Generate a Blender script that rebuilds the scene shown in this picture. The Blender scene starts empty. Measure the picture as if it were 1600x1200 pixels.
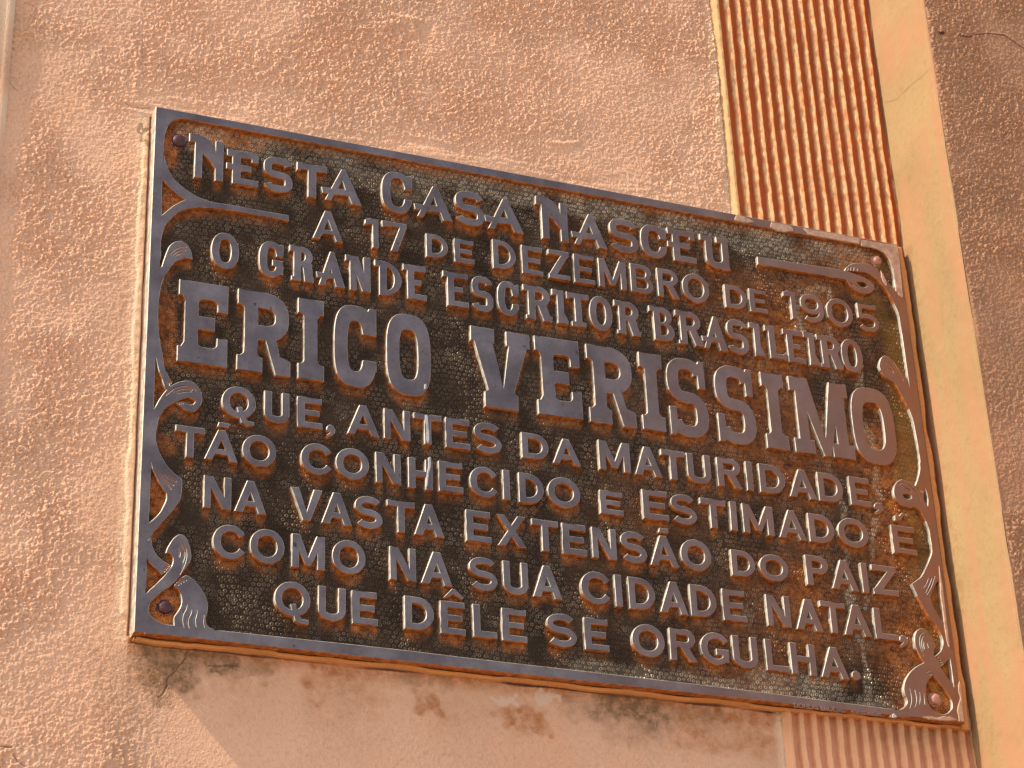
import bpy, bmesh, math, random
import numpy as np
from mathutils import Vector, Matrix
from mathutils.geometry import delaunay_2d_cdt

SC = bpy.context.scene
COL = SC.collection
random.seed(4)

# ------------------------------------------------------------------ camera
OZ = 2.6                                    # height of the plaque's centre above the pavement
CAM_F = 3683.39                             # focal length in photograph pixels (1600 wide)
CAM_C = Vector((-0.74092023, -1.69522984, -0.97877116 + OZ))
CAM_R = Matrix(((0.93131002, -0.14346506, -0.33478264),
                (-0.36216158, -0.46251025, -0.80927329),
                (-0.03873797, 0.87492974, -0.48269797)))
cam_d = bpy.data.cameras.new('camera')
cam = bpy.data.objects.new('camera', cam_d)
COL.objects.link(cam)
cam_d.sensor_width = 36.0
cam_d.lens = 36.0 * CAM_F / 1600.0
cam_d.clip_start = 0.05
cam_d.clip_end = 500.0
cam.matrix_world = Matrix.Translation(CAM_C) @ CAM_R.to_4x4()
SC.camera = cam

# ------------------------------------------------------------------ sky, sun, exposure
TO_SUN = Vector((-0.676, -0.096, 0.730)).normalized()
SUN_STRENGTH = 3.1
SKY_STRENGTH = 0.14
world = bpy.data.worlds.new('World')
SC.world = world
world.use_nodes = True
wn = world.node_tree
wn.nodes.clear()
sky = wn.nodes.new('ShaderNodeTexSky')
sky.sky_type = 'NISHITA'
sky.sun_disc = False
sky.sun_elevation = math.asin(TO_SUN.z)
sky.sun_rotation = math.atan2(TO_SUN.x, TO_SUN.y)
sky.air_density = 1.0
sky.dust_density = 2.0
sky.ozone_density = 1.0
bg = wn.nodes.new('ShaderNodeBackground')
bg.inputs['Strength'].default_value = SKY_STRENGTH
wo = wn.nodes.new('ShaderNodeOutputWorld')
wn.links.new(sky.outputs[0], bg.inputs['Color'])
wn.links.new(bg.outputs[0], wo.inputs['Surface'])

sun_d = bpy.data.lights.new('sun', 'SUN')
sun_d.energy = SUN_STRENGTH
sun_d.angle = math.radians(0.53)
sun_d.color = (1.0, 0.90, 0.74)
sun = bpy.data.objects.new('sun', sun_d)
COL.objects.link(sun)
sun.rotation_euler = TO_SUN.to_track_quat('Z', 'Y').to_euler()
sun.location = (-3, -2, 6)

SC.view_settings.view_transform = 'Standard'
SC.view_settings.look = 'None'
SC.view_settings.exposure = 1.07
SC.view_settings.gamma = 1.0
SC.view_settings.use_curve_mapping = False
SC.render.engine = 'CYCLES'
SC.cycles.max_bounces = 8
SC.cycles.diffuse_bounces = 5
SC.cycles.glossy_bounces = 4

# ------------------------------------------------------------------ measuring: photograph pixel -> point on a plane of the wall
CR = np.array(CAM_R)
CC = np.array(CAM_C)


def on_wall(px, py, y):
    """the point of the plane Y = y that the photograph shows at pixel (px, py)"""
    d = CR @ np.array(((px - 800.0) / CAM_F, -(py - 600.0) / CAM_F, -1.0))
    s = (y - CC[1]) / d[1]
    p = CC + s * d
    return p[0], p[2]


def on_side(px, py, x):
    d = CR @ np.array(((px - 800.0) / CAM_F, -(py - 600.0) / CAM_F, -1.0))
    s = (x - CC[0]) / d[0]
    p = CC + s * d
    return p[1], p[2]


T = 0.014                                   # plaque thickness
RELIEF = 0.0044                             # height of the lettering above the stippled ground
YF = -T                                     # front faces of frame and letters
YG = -(T - RELIEF)                          # stippled ground
PW, PH = 0.7459, 0.50
XC = 0.3866                                 # corner where the wall steps forward
DEP = 0.0965                                # by how much it steps forward


def mm(pts):
    """photograph pixels on the plaque's front face -> millimetres on the plaque"""
    out = []
    for p in pts:
        x, z = on_wall(p[0], p[1], YF)
        out.append((x * 1000.0, (z - OZ) * 1000.0))
    return out


# ------------------------------------------------------------------ noise for displaced surfaces
_tab = {}


def vnoise(x, z, size, seed=0):
    """smooth value noise in [-1, 1], feature size in metres"""
    if seed not in _tab:
        _tab[seed] = np.random.default_rng(seed + 77).uniform(-1, 1, (512, 512))
    t = _tab[seed]
    u = x / size + 1000.37 + seed * 3.7
    v = z / size + 1000.71 + seed * 1.3
    iu = np.floor(u).astype(int)
    iv = np.floor(v).astype(int)
    fu = u - iu
    fv = v - iv
    fu = fu * fu * fu * (fu * (fu * 6 - 15) + 10)
    fv = fv * fv * fv * (fv * (fv * 6 - 15) + 10)
    a = t[iu % 512, iv % 512]
    b = t[(iu + 1) % 512, iv % 512]
    c = t[iu % 512, (iv + 1) % 512]
    d = t[(iu + 1) % 512, (iv + 1) % 512]
    return (a * (1 - fu) + b * fu) * (1 - fv) + (c * (1 - fu) + d * fu) * fv


def rot_noise(x, z, size, seed=0):
    a = 0.6 + seed * 1.1
    return vnoise(x * math.cos(a) - z * math.sin(a), x * math.sin(a) + z * math.cos(a), size, seed)


def sstep(e0, e1, x):
    t = np.clip((x - e0) / (e1 - e0), 0, 1)
    return t * t * (3 - 2 * t)


def dist_line(x, z, pts):
    """distance from grid points to a polyline"""
    d = np.full(x.shape, 1e9)
    for (ax, az), (bx, bz) in zip(pts[:-1], pts[1:]):
        vx, vz = bx - ax, bz - az
        t = np.clip(((x - ax) * vx + (z - az) * vz) / (vx * vx + vz * vz + 1e-12), 0, 1)
        d = np.minimum(d, np.hypot(x - ax - t * vx, z - az - t * vz))
    return d


# ------------------------------------------------------------------ materials
def principled(name):
    m = bpy.data.materials.new(name)
    m.use_nodes = True
    nt = m.node_tree
    b = nt.nodes['Principled BSDF']
    return m, nt, b


def nd(nt, kind, **kw):
    n = nt.nodes.new(kind)
    for k, v in kw.items():
        setattr(n, k, v)
    return n


def ramp(nt, fac, stops):
    r = nd(nt, 'ShaderNodeValToRGB')
    el = r.color_ramp.elements
    while len(el) > 1:
        el.remove(el[-1])
    for i, (p, c) in enumerate(stops):
        e = el[0] if i == 0 else el.new(p)
        e.position = p
        e.color = (*c, 1) if len(c) == 3 else c
    nt.links.new(fac, r.inputs['Fac'])
    return r.outputs['Color']


def noise(nt, scale, detail=4, rough=0.55, stretch=None):
    tc = nd(nt, 'ShaderNodeTexCoord')
    n = nd(nt, 'ShaderNodeTexNoise')
    n.inputs['Scale'].default_value = scale
    n.inputs['Detail'].default_value = detail
    n.inputs['Roughness'].default_value = rough
    if stretch:
        mp = nd(nt, 'ShaderNodeMapping')
        mp.inputs['Scale'].default_value = stretch
        nt.links.new(tc.outputs['Object'], mp.inputs['Vector'])
        nt.links.new(mp.outputs[0], n.inputs['Vector'])
    else:
        nt.links.new(tc.outputs['Object'], n.inputs['Vector'])
    return n.outputs['Fac']


def mix(nt, fac, a, b, blend='MIX'):
    m = nd(nt, 'ShaderNodeMix', data_type='RGBA', blend_type=blend)
    for s, v in ((m.inputs[0], fac), (m.inputs[6], a), (m.inputs[7], b)):
        if hasattr(v, 'is_linked') or hasattr(v, 'links'):
            nt.links.new(v, s)
        elif isinstance(v, (int, float)):
            s.default_value = v
        else:
            s.default_value = (*v, 1) if len(v) == 3 else v
    return m.outputs[2]


def attr(nt, name):
    a = nd(nt, 'ShaderNodeAttribute')
    a.attribute_name = name
    return a.outputs['Fac']


def math_n(nt, op, a, b=0.0, clamp=False):
    m = nd(nt, 'ShaderNodeMath', operation=op, use_clamp=clamp)
    for s, v in ((m.inputs[0], a), (m.inputs[1], b)):
        if isinstance(v, (int, float)):
            s.default_value = v
        else:
            nt.links.new(v, s)
    return m.outputs[0]


def bump(nt, b, height, strength, dist):
    n = nd(nt, 'ShaderNodeBump')
    n.inputs['Strength'].default_value = strength
    n.inputs['Distance'].default_value = dist
    nt.links.new(height, n.inputs['Height'])
    nt.links.new(n.outputs[0], b.inputs['Normal'])


PLASTER = (0.695, 0.398, 0.237)


def plaster(name, base, stains=True, grain=1.0, crest=None):
    m, nt, b = principled(name)
    lo = tuple(c * 0.86 for c in base)
    hi = tuple(min(0.9, c * 1.10) for c in base)
    warm = (base[0] * 1.06, base[1] * 0.90, base[2] * 0.80)
    c = ramp(nt, noise(nt, 9, 5), [(0.3, lo), (0.52, base), (0.75, hi)])
    c = mix(nt, ramp(nt, noise(nt, 16, 6, 0.65), [(0.45, (0,) * 3), (0.66, (0.4,) * 3)]), c, warm)
    dark = ramp(nt, noise(nt, 260, 3, 0.6), [(0.30, (0.80, 0.76, 0.74)), (0.5, (1, 1, 1))])
    c = mix(nt, 0.6, c, dark, 'MULTIPLY')
    if stains:
        c = mix(nt, attr(nt, 'flake_shade'), c, (0.72, 0.365, 0.20))
        f = math_n(nt, 'MULTIPLY', attr(nt, 'rust'), ramp(nt, noise(nt, 120, 5, 0.65), [(0.32, (0.25,) * 3), (0.62, (1,) * 3)]), True)
        c = mix(nt, f, c, (0.40, 0.155, 0.05))
        f = math_n(nt, 'MULTIPLY', attr(nt, 'mould'), ramp(nt, noise(nt, 90, 7, 0.75), [(0.36, (0.22,) * 3), (0.58, (1,) * 3)]), True)
        c = mix(nt, f, c, (0.19, 0.10, 0.043))
        c = mix(nt, attr(nt, 'bare'), c, (0.62, 0.41, 0.275))
        c = mix(nt, attr(nt, 'crack'), c, (0.07, 0.025, 0.018))
        c = mix(nt, attr(nt, 'cream'), c, crest or (0.74, 0.50, 0.31))
    nt.links.new(c, b.inputs['Base Color'])
    b.inputs['Roughness'].default_value = 0.88
    b.inputs['Specular IOR Level'].default_value = 0.22
    bump(nt, b, noise(nt, 620, 3, 0.65), 0.9 * grain, 0.0013)
    return m


M_STUCCO = plaster('salmon_stucco', PLASTER)
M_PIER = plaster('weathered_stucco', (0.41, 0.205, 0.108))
M_FLUTE = plaster('fluted_plaster', (0.52, 0.125, 0.032), grain=0.4, crest=(0.60, 0.36, 0.165))  # groove red and pale crests put bounce and sunlight into the colour
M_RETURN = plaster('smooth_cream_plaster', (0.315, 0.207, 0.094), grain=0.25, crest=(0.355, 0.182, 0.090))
M_MORTAR = plaster('mortar', (0.66, 0.40, 0.22), stains=False)


def face_metal():
    m, nt, b = principled('rubbed_bronze')
    c = ramp(nt, noise(nt, 30, 5, 0.6), [(0.28, (0.095, 0.070, 0.066)), (0.5, (0.145, 0.111, 0.102)), (0.74, (0.215, 0.170, 0.155))])
    c = mix(nt, 0.5, c, ramp(nt, noise(nt, 210, 4, 0.65), [(0.30, (0.62, 0.58, 0.58)), (0.5, (1, 1, 1))]), 'MULTIPLY')
    sp = ramp(nt, noise(nt, 130, 3, 0.5), [(0.70, (0,) * 3), (0.76, (1,) * 3)])
    c = mix(nt, sp, c, (0.05, 0.042, 0.048))
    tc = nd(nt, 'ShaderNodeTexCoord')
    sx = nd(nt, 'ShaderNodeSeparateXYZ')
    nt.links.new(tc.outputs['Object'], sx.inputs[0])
    bounce_tint = math_n(nt, 'MULTIPLY_ADD', sx.outputs[0], 2.2)  # warm bounce off the side return painted in, stronger to the right
    bounce_tint.node.inputs[2].default_value = 0.04
    bounce_tint.node.use_clamp = True
    bounce_tint = math_n(nt, 'MULTIPLY', bounce_tint, ramp(nt, noise(nt, 14, 4, 0.6), [(0.3, (0.6,) * 3), (0.65, (1.0,) * 3)]), True)
    c = mix(nt, bounce_tint, c, (0.30, 0.115, 0.048))
    nt.links.new(c, b.inputs['Base Color'])
    b.inputs['Metallic'].default_value = 0.55
    r = ramp(nt, noise(nt, 55, 4), [(0.3, (0.40,) * 3), (0.7, (0.56,) * 3)])
    nt.links.new(r, b.inputs['Roughness'])
    bump(nt, b, noise(nt, 420, 3, 0.6, (1, 1, 0.35)), 0.16, 0.0006)
    return m


def edge_metal():
    m, nt, b = principled('worn_bronze_edge')
    c = ramp(nt, noise(nt, 160, 4, 0.6), [(0.32, (0.26, 0.21, 0.15)), (0.5, (0.46, 0.41, 0.325)), (0.7, (0.56, 0.51, 0.42))])
    nt.links.new(c, b.inputs['Base Color'])
    b.inputs['Metallic'].default_value = 0.25
    b.inputs['Roughness'].default_value = 0.5
    bump(nt, b, noise(nt, 600, 3), 0.2, 0.0005)
    return m


def rust_metal():
    m, nt, b = principled('rusted_bronze')
    c = ramp(nt, noise(nt, 190, 5, 0.7), [(0.30, (0.07, 0.018, 0.005)), (0.5, (0.30, 0.085, 0.012)), (0.7, (0.50, 0.18, 0.03))])
    nt.links.new(c, b.inputs['Base Color'])
    b.inputs['Roughness'].default_value = 0.6
    bump(nt, b, noise(nt, 500, 3), 0.3, 0.0006)
    return m


def ground_metal():
    m, nt, b = principled('stippled_bronze')
    c = ramp(nt, noise(nt, 24, 5, 0.6), [(0.30, (0.026, 0.0145, 0.0065)), (0.52, (0.042, 0.0245, 0.0125)), (0.72, (0.066, 0.038, 0.020))])
    rustc = ramp(nt, noise(nt, 170, 5, 0.7), [(0.32, (0.07, 0.014, 0.004)), (0.48, (0.34, 0.088, 0.012)), (0.66, (0.58, 0.20, 0.035))])
    f = math_n(nt, 'MULTIPLY', attr(nt, 'rust'), ramp(nt, noise(nt, 95, 4, 0.6), [(0.30, (0.45,) * 3), (0.56, (1.0,) * 3)]), True)
    c = mix(nt, f, c, rustc)
    c = mix(nt, math_n(nt, 'MULTIPLY', attr(nt, 'verdigris'), 0.65), c, (0.25, 0.125, 0.025))
    f = math_n(nt, 'MULTIPLY', attr(nt, 'worn'), ramp(nt, noise(nt, 140, 4, 0.65), [(0.30, (0.3,) * 3), (0.6, (1.0,) * 3)]), True)
    c = mix(nt, f, c, (0.64, 0.49, 0.32))
    nt.links.new(c, b.inputs['Base Color'])
    nt.links.new(math_n(nt, 'MULTIPLY', attr(nt, 'worn'), 1.2, True), b.inputs['Metallic'])
    b.inputs['Specular IOR Level'].default_value = 0.10
    b.inputs['Roughness'].default_value = 0.33
    bump(nt, b, noise(nt, 700, 3), 0.25, 0.0005)
    return m


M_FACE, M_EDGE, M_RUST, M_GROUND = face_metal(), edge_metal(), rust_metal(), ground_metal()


def simple(name, col, rough=0.7, metal=0.0):
    m, nt, b = principled(name)
    c = ramp(nt, noise(nt, 150, 4, 0.6), [(0.3, tuple(v * 0.6 for v in col)), (0.55, col), (0.75, tuple(min(0.9, v * 1.3) for v in col))])
    nt.links.new(c, b.inputs['Base Color'])
    b.inputs['Roughness'].default_value = rough
    b.inputs['Metallic'].default_value = metal
    bump(nt, b, noise(nt, 500, 3), 0.25, 0.0006)
    return m


M_SCREW_DARK = simple('rusty_iron', (0.075, 0.022, 0.02), 0.45, 0.2)
M_SCREW_PALE = simple('painted_screw', (0.42, 0.19, 0.12), 0.55, 0.1)
M_WHITE = simple('white_paint_drip', (0.42, 0.39, 0.37), 0.6)
M_PAVE = simple('pavement_concrete', (0.42, 0.33, 0.25), 0.9)


# ------------------------------------------------------------------ linking
def link(name, me, parent=None, mats=()):
    o = bpy.data.objects.new(name, me)
    COL.objects.link(o)
    for m in mats:
        me.materials.append(m)
    if parent:
        o.parent = parent
    return o


def thing(name, label, cat, loc=(0, 0, 0)):
    o = bpy.data.objects.new(name, None)
    COL.objects.link(o)
    o.empty_display_size = 0.05
    o.location = loc
    o['label'] = label
    o['category'] = cat
    return o


def grid_mesh(name, X, Y, Z, smooth=True, attrs=None):
    """X, Y, Z: (n, m) arrays -> quad sheet"""
    n, m = X.shape
    co = np.stack([X, Y, Z], -1).reshape(-1, 3).astype(np.float32)
    i = np.arange(n * m).reshape(n, m)
    q = np.stack([i[:-1, :-1], i[1:, :-1], i[1:, 1:], i[:-1, 1:]], -1).reshape(-1, 4)
    me = bpy.data.meshes.new(name)
    me.vertices.add(len(co))
    me.vertices.foreach_set('co', co.ravel())
    me.loops.add(q.size)
    me.loops.foreach_set('vertex_index', q.ravel().astype(np.int32))
    me.polygons.add(len(q))
    me.polygons.foreach_set('loop_start', np.arange(0, q.size, 4, dtype=np.int32))
    me.polygons.foreach_set('loop_total', np.full(len(q), 4, dtype=np.int32))
    me.update(calc_edges=True)
    if smooth:
        me.polygons.foreach_set('use_smooth', np.ones(len(q), dtype=bool))
    for k, v in (attrs or {}).items():
        a = me.attributes.new(k, 'FLOAT', 'POINT')
        a.data.foreach_set('value', np.clip(v, 0, 1).astype(np.float32).ravel())
    return me


def axis(lo, a, b, hi, step, coarse):
    """coordinates dense between a and b, coarse outside"""
    parts = []
    if lo < a:
        parts.append(np.linspace(lo, a, max(2, int((a - lo) / coarse)), endpoint=False))
    parts.append(np.linspace(a, b, int((b - a) / step) + 1))
    if hi > b:
        parts.append(np.linspace(b, hi, max(2, int((hi - b) / coarse)) + 1)[1:])
    return np.concatenate(parts)


# ================================================================== THE WALL
wall = thing('house_wall', 'salmon pink plastered house wall with fluted strip and projecting corner around the plaque', 'wall', (0, 0, 0))
Z0, Z1 = 0.0, 4.4
ZA, ZB = OZ - 0.40, OZ + 0.66
XTRIM = -0.4996
XFL = 0.1975                                # left edge of the fluted strip


def W(px, py):
    return on_wall(px, py, 0.0)


def stucco_height(x, z, size=0.0026, amp=0.00125, seed=1):
    n1 = 0.62 * rot_noise(x, z, size, seed) + 0.52 * rot_noise(x, z, size * 0.55, seed + 1)
    n2 = rot_noise(x, z, size * 0.42, seed + 2)
    h = 0.72 * np.tanh(3.2 * n1) + 0.34 * np.tanh(2.2 * n2) + 0.25 * rot_noise(x, z, size * 2.2, seed + 6)
    broad = 0.30 + 0.75 * sstep(-0.55, 0.35, 0.75 * vnoise(x, z, 0.085, seed + 3) + 0.45 * vnoise(x, z, 0.03, seed + 8))
    return amp * h * broad + 0.0012 * vnoise(x, z, 0.11, seed + 4) + 0.0006 * vnoise(x, z, 0.035, seed + 5)


xs = axis(-3.2, XTRIM + 0.001, XFL, XFL, 0.0006, 0.05)
zs = axis(Z0, OZ - 0.38, OZ + 0.53, Z1, 0.0006, 0.05)
X, Z = np.meshgrid(xs, zs, indexing='ij')
h = stucco_height(X, Z)
# trowelled smoother band above and left of the plaque, brushed sideways
near = 1 - sstep(0.008, 0.075, np.maximum(np.abs(X) - PW / 2, np.abs(Z - OZ) - PH / 2))
brush = 0.0004 * vnoise(X / 9.0, Z, 0.0042, 21) + 0.00022 * vnoise(X / 5.0, Z, 0.0021, 22)
h = h * (1 - 0.62 * near) + brush * near * (Z > OZ + PH / 2)
below = sstep(0.0, 0.05, X + PW / 2) * sstep(0, 0.02, (OZ - PH / 2) - Z)
h = h * (1 - 0.8 * below)
bed = sstep(-PW / 2 - 0.0090, -PW / 2 - 0.0060, X + 0.0015 * vnoise(X, Z, 0.02, 34)) * (1 - sstep(-PW / 2 - 0.0022, -PW / 2 - 0.0008, X)) * (np.abs(Z - OZ) < PH / 2 - 0.02 + 0.006 * vnoise(X, Z, 0.004, 35))
h = h * (1 - 0.6 * bed) + (0.0011 + 0.0004 * vnoise(X, Z, 0.006, 29)) * bed
# old filled patch at upper left
pc = np.array([W(70, 110), W(115, 180), W(150, 240)])
pd = dist_line(X, Z, [tuple(p) for p in pc])
h = h * (1 - 0.8 * (1 - sstep(0.010, 0.045, pd))) - 0.0012 * (1 - sstep(0.005, 0.05, pd))
# trowel ridges
for pts, w_, a_ in (([(213, 60), (215, 95), (212, 150)], 0.003, 0.0008), ([(238, 65), (240, 120)], 0.003, 0.0005),
                    ([(595, 40), (640, 34), (650, 50)], 0.004, 0.0013), ([(855, 222), (880, 224), (905, 222)], 0.002, 0.0012),
                    ([(620, 25), (655, 33)], 0.003, 0.0012), ([(1120, 60), (1126, 300)], 0.006, 0.001)):
    d = dist_line(X, Z, [W(*p) for p in pts])
    h = h + a_ * np.exp(-(d / w_) ** 2)
def blob(pxs, r, soft=0.6):
    q = [W(*p) for p in pxs]
    if len(q) == 1:
        q = q * 2
    d = dist_line(X + 0.009 * vnoise(X, Z, 0.018, 41) + 0.0045 * vnoise(X, Z, 0.006, 45), Z + 0.007 * vnoise(X, Z, 0.014, 42) + 0.004 * vnoise(X, Z, 0.005, 46), q)
    return 1 - sstep(r * (1 - soft), r, d)


crack = np.zeros_like(X)
for pts, w_ in (([(245, 1090), (262, 1062), (278, 1048), (292, 1030), (300, 1018)], 0.0009), ([(330, 1040), (350, 1035), (375, 1042)], 0.0006),
                ([(18, 132), (32, 143)], 0.0006), ([(145, 138), (165, 143), (175, 144)], 0.0006), ([(197, 159), (213, 167), (236, 171)], 0.0004),
                ([(0, 1168), (22, 1170)], 0.0008), ([(24, 1178), (45, 1198)], 0.0006)):
    q = [W(*p) for p in pts]
    jx = X + 0.0035 * vnoise(X, Z, 0.014, 31) + 0.0012 * vnoise(X, Z, 0.004, 32)
    d = dist_line(jx, Z + 0.002 * vnoise(X, Z, 0.009, 39), q)
    crack = np.maximum(crack, 0.6 * (1 - sstep(w_ * 0.25, w_ * 1.1, d)))
crack = np.maximum(crack, 0.9 * (1 - sstep(0.0005, 0.0012, np.abs(X + PW / 2 + 0.0014 + 0.0004 * vnoise(X, Z, 0.02, 33)))) * (np.abs(Z - OZ) < PH / 2 - 0.002))
crack = np.maximum(crack, 0.9 * (1 - sstep(0.0006, 0.0016 + 0.0008 * vnoise(X, Z, 0.03, 36), np.abs(Z - (OZ - PH / 2 - 0.0030 + 0.0007 * vnoise(X, Z, 0.03, 37))))) * (X > -PW / 2) * np.clip(0.7 + 0.8 * vnoise(X, Z, 0.04, 38), 0, 1))
crack = np.maximum(crack, 0.85 * blob([(233, 200), (231, 228)], 0.0035, 0.4) * (X < -PW / 2))
h = h - 0.0009 * crack


zb = OZ - PH / 2
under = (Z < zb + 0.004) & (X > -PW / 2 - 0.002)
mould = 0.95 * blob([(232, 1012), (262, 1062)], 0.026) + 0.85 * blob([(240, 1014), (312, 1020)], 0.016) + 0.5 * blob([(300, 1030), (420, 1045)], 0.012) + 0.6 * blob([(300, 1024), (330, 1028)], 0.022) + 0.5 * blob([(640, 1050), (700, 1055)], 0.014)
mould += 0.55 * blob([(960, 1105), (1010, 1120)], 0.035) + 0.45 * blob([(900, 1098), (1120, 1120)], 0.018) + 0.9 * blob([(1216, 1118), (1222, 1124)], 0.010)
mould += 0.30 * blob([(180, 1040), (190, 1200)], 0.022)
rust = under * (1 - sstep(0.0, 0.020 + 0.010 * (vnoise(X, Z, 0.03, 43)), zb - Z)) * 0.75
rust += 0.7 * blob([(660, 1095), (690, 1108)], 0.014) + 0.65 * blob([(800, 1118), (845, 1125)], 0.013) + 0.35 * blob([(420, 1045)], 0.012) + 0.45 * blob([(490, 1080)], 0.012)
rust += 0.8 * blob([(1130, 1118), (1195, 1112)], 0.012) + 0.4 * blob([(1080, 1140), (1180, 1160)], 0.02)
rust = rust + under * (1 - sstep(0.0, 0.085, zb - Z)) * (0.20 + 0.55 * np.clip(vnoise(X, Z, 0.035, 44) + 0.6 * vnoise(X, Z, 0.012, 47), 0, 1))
flake_shade = np.zeros_like(X)
for pxs, r in (([(782, 1090), (800, 1088)], 0.0048), ([(838, 1083), (858, 1088), (874, 1096)], 0.0052), ([(842, 1080), (850, 1084)], 0.006)):
    flake_shade = np.maximum(flake_shade, blob(pxs, r, 0.35))
cream = 0.6 * (1 - sstep(0.003, 0.0075, np.abs(X - (-PW / 2 - 0.008)))) * (np.abs(Z - OZ) < PH / 2 + 0.002)
cream += 0.6 * sstep(XFL - 0.010, XFL - 0.002, X) + 0.45 * (1 - sstep(0.0, 0.012, Z - OZ - PH / 2)) * (Z > OZ + PH / 2) * (np.abs(X) < PW / 2)
me = grid_mesh('stucco_field', X, -h, Z, attrs=dict(mould=mould, rust=rust, bare=flake_shade, crack=crack, cream=cream))
link('stucco_field', me, wall, [M_STUCCO])

# smooth painted trim band at the far left
xs = axis(-0.62, -0.56, XTRIM, XTRIM, 0.004, 0.02)
zs = axis(Z0, ZA, ZB, Z1, 0.006, 0.08)
X, Z = np.meshgrid(xs, zs, indexing='ij')
pr = 0.0032 * (1 - sstep(-0.003, 0.0, X - XTRIM)) - 0.0012 * (np.abs(X - XTRIM + 0.011) < 0.003)
Y = -pr - 0.0004 * vnoise(X, Z, 0.03, 7)
z0 = np.zeros_like(X)
me = grid_mesh('edge_trim', X, Y, Z, attrs=dict(mould=z0, rust=z0, flake_shade=z0, crack=z0, cream=np.clip(0.4 + vnoise(X, Z * 0.2, 0.008, 69), 0, 1)))
link('edge_trim', me, wall, [M_STUCCO])

# fluted strip
PITCH = (XC - 0.2072) / 14.5
xs = axis(XFL, XFL, XC + 0.002, XC + 0.002, PITCH / 30.0, 1)
zs = axis(Z0, ZA, ZB, Z1, 0.0022, 0.05)
X, Z = np.meshgrid(xs, zs, indexing='ij')
wob = 0.0007 * vnoise(X * 0.25, Z, 0.09, 51) + 0.0003 * vnoise(X, Z, 0.02, 52)
s = (X - 0.2072 + wob) / PITCH
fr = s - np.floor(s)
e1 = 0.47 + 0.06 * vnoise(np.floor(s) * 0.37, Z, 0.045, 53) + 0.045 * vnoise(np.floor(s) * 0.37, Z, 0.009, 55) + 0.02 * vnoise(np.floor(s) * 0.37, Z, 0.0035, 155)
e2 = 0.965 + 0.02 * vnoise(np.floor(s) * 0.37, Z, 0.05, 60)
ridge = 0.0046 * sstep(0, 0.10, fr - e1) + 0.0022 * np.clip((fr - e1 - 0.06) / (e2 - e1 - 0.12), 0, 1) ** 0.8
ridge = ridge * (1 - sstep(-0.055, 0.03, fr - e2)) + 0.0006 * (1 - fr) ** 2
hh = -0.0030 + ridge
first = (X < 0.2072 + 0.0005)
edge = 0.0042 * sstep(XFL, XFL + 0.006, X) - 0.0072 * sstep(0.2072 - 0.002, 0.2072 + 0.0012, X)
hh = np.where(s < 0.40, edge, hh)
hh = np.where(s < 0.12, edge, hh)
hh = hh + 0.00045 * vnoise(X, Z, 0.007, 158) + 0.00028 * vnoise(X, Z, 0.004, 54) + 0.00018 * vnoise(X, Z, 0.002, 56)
crest = sstep(0.02, 0.08, fr - e1) * (1 - sstep(-0.16, -0.06, fr - e2 + 0.05 * vnoise(X, Z, 0.005, 156))) * (s > 0.3)  # mask that paints the sunlit ridge slopes pale
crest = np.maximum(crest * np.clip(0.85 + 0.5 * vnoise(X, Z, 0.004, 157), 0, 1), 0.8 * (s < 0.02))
crk = 0.8 * (1 - sstep(0.0, 0.0008, np.abs(X - (0.3655 + 0.001 * vnoise(Z, Z, 0.04, 57))))) * (Z > OZ + 0.30) * (Z < OZ + 0.42)
und = (Z < OZ - PH / 2)
rust = 0.45 * und * (1 - sstep(0, 0.05, OZ - PH / 2 - Z)) + 0.25 * und * np.clip(vnoise(X, Z, 0.02, 58), 0, 1)
mould = 0.6 * und * (1 - sstep(0, 0.035, OZ - PH / 2 - Z)) * np.clip(vnoise(X, Z, 0.03, 59) + 0.3, 0, 1)
me = grid_mesh('fluted_strip', X, -hh, Z, attrs=dict(mould=mould, rust=rust, flake_shade=0.92 * und + 0 * X, crack=crk, cream=crest * np.where(und, 0.3, 1.0)))  # below the plaque its shade is painted in: weaker crests, pinker base
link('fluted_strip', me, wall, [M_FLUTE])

# the side face of the projecting corner
ys = np.concatenate([np.linspace(0.006, -DEP + 0.003, 130), -DEP + 0.003 - np.linspace(0.0004, 0.003, 6)])
zs = axis(Z0, ZA, ZB, Z1, 0.0012, 0.06)
Yg, Z = np.meshgrid(ys, zs, indexing='ij')
Xg = XC + 0.0007 * vnoise(Yg, Z, 0.05, 61) + 0.00016 * vnoise(Yg, Z, 0.008, 62) + 0.0012 * sstep(-DEP + 0.003, -DEP, Yg) ** 2 - 0.0
Xg = Xg + 0.0008 * sstep(-DEP + 0.0032, -DEP, Yg) ** 2
crk = np.zeros_like(Z)
for pts in ([(1473, 75), (1462, 92), (1455, 105), (1448, 112), (1440, 120), (1425, 132), (1400, 156), (1384, 161)],):
    q = [on_side(p[0], p[1], XC) for p in pts]
    d = dist_line(Yg + 0.0006 * vnoise(Yg, Z, 0.006, 63), Z, q)
    crk = np.maximum(crk, 0.32 * (1 - sstep(0.0002, 0.0013, d)))
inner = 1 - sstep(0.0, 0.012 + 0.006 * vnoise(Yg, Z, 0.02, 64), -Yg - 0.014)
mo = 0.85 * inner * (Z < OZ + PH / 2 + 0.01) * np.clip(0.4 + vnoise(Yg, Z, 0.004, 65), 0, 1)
for pts, r in (([(1470, 480), (1472, 520)], 0.004), ([(1552, 1120), (1548, 1170)], 0.004), ([(1590, 960), (1592, 1060)], 0.003)):
    d = dist_line(Yg, Z, [on_side(p[0], p[1], XC) for p in pts])
    mo = mo + 0.4 * (1 - sstep(0, r, d))
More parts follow.
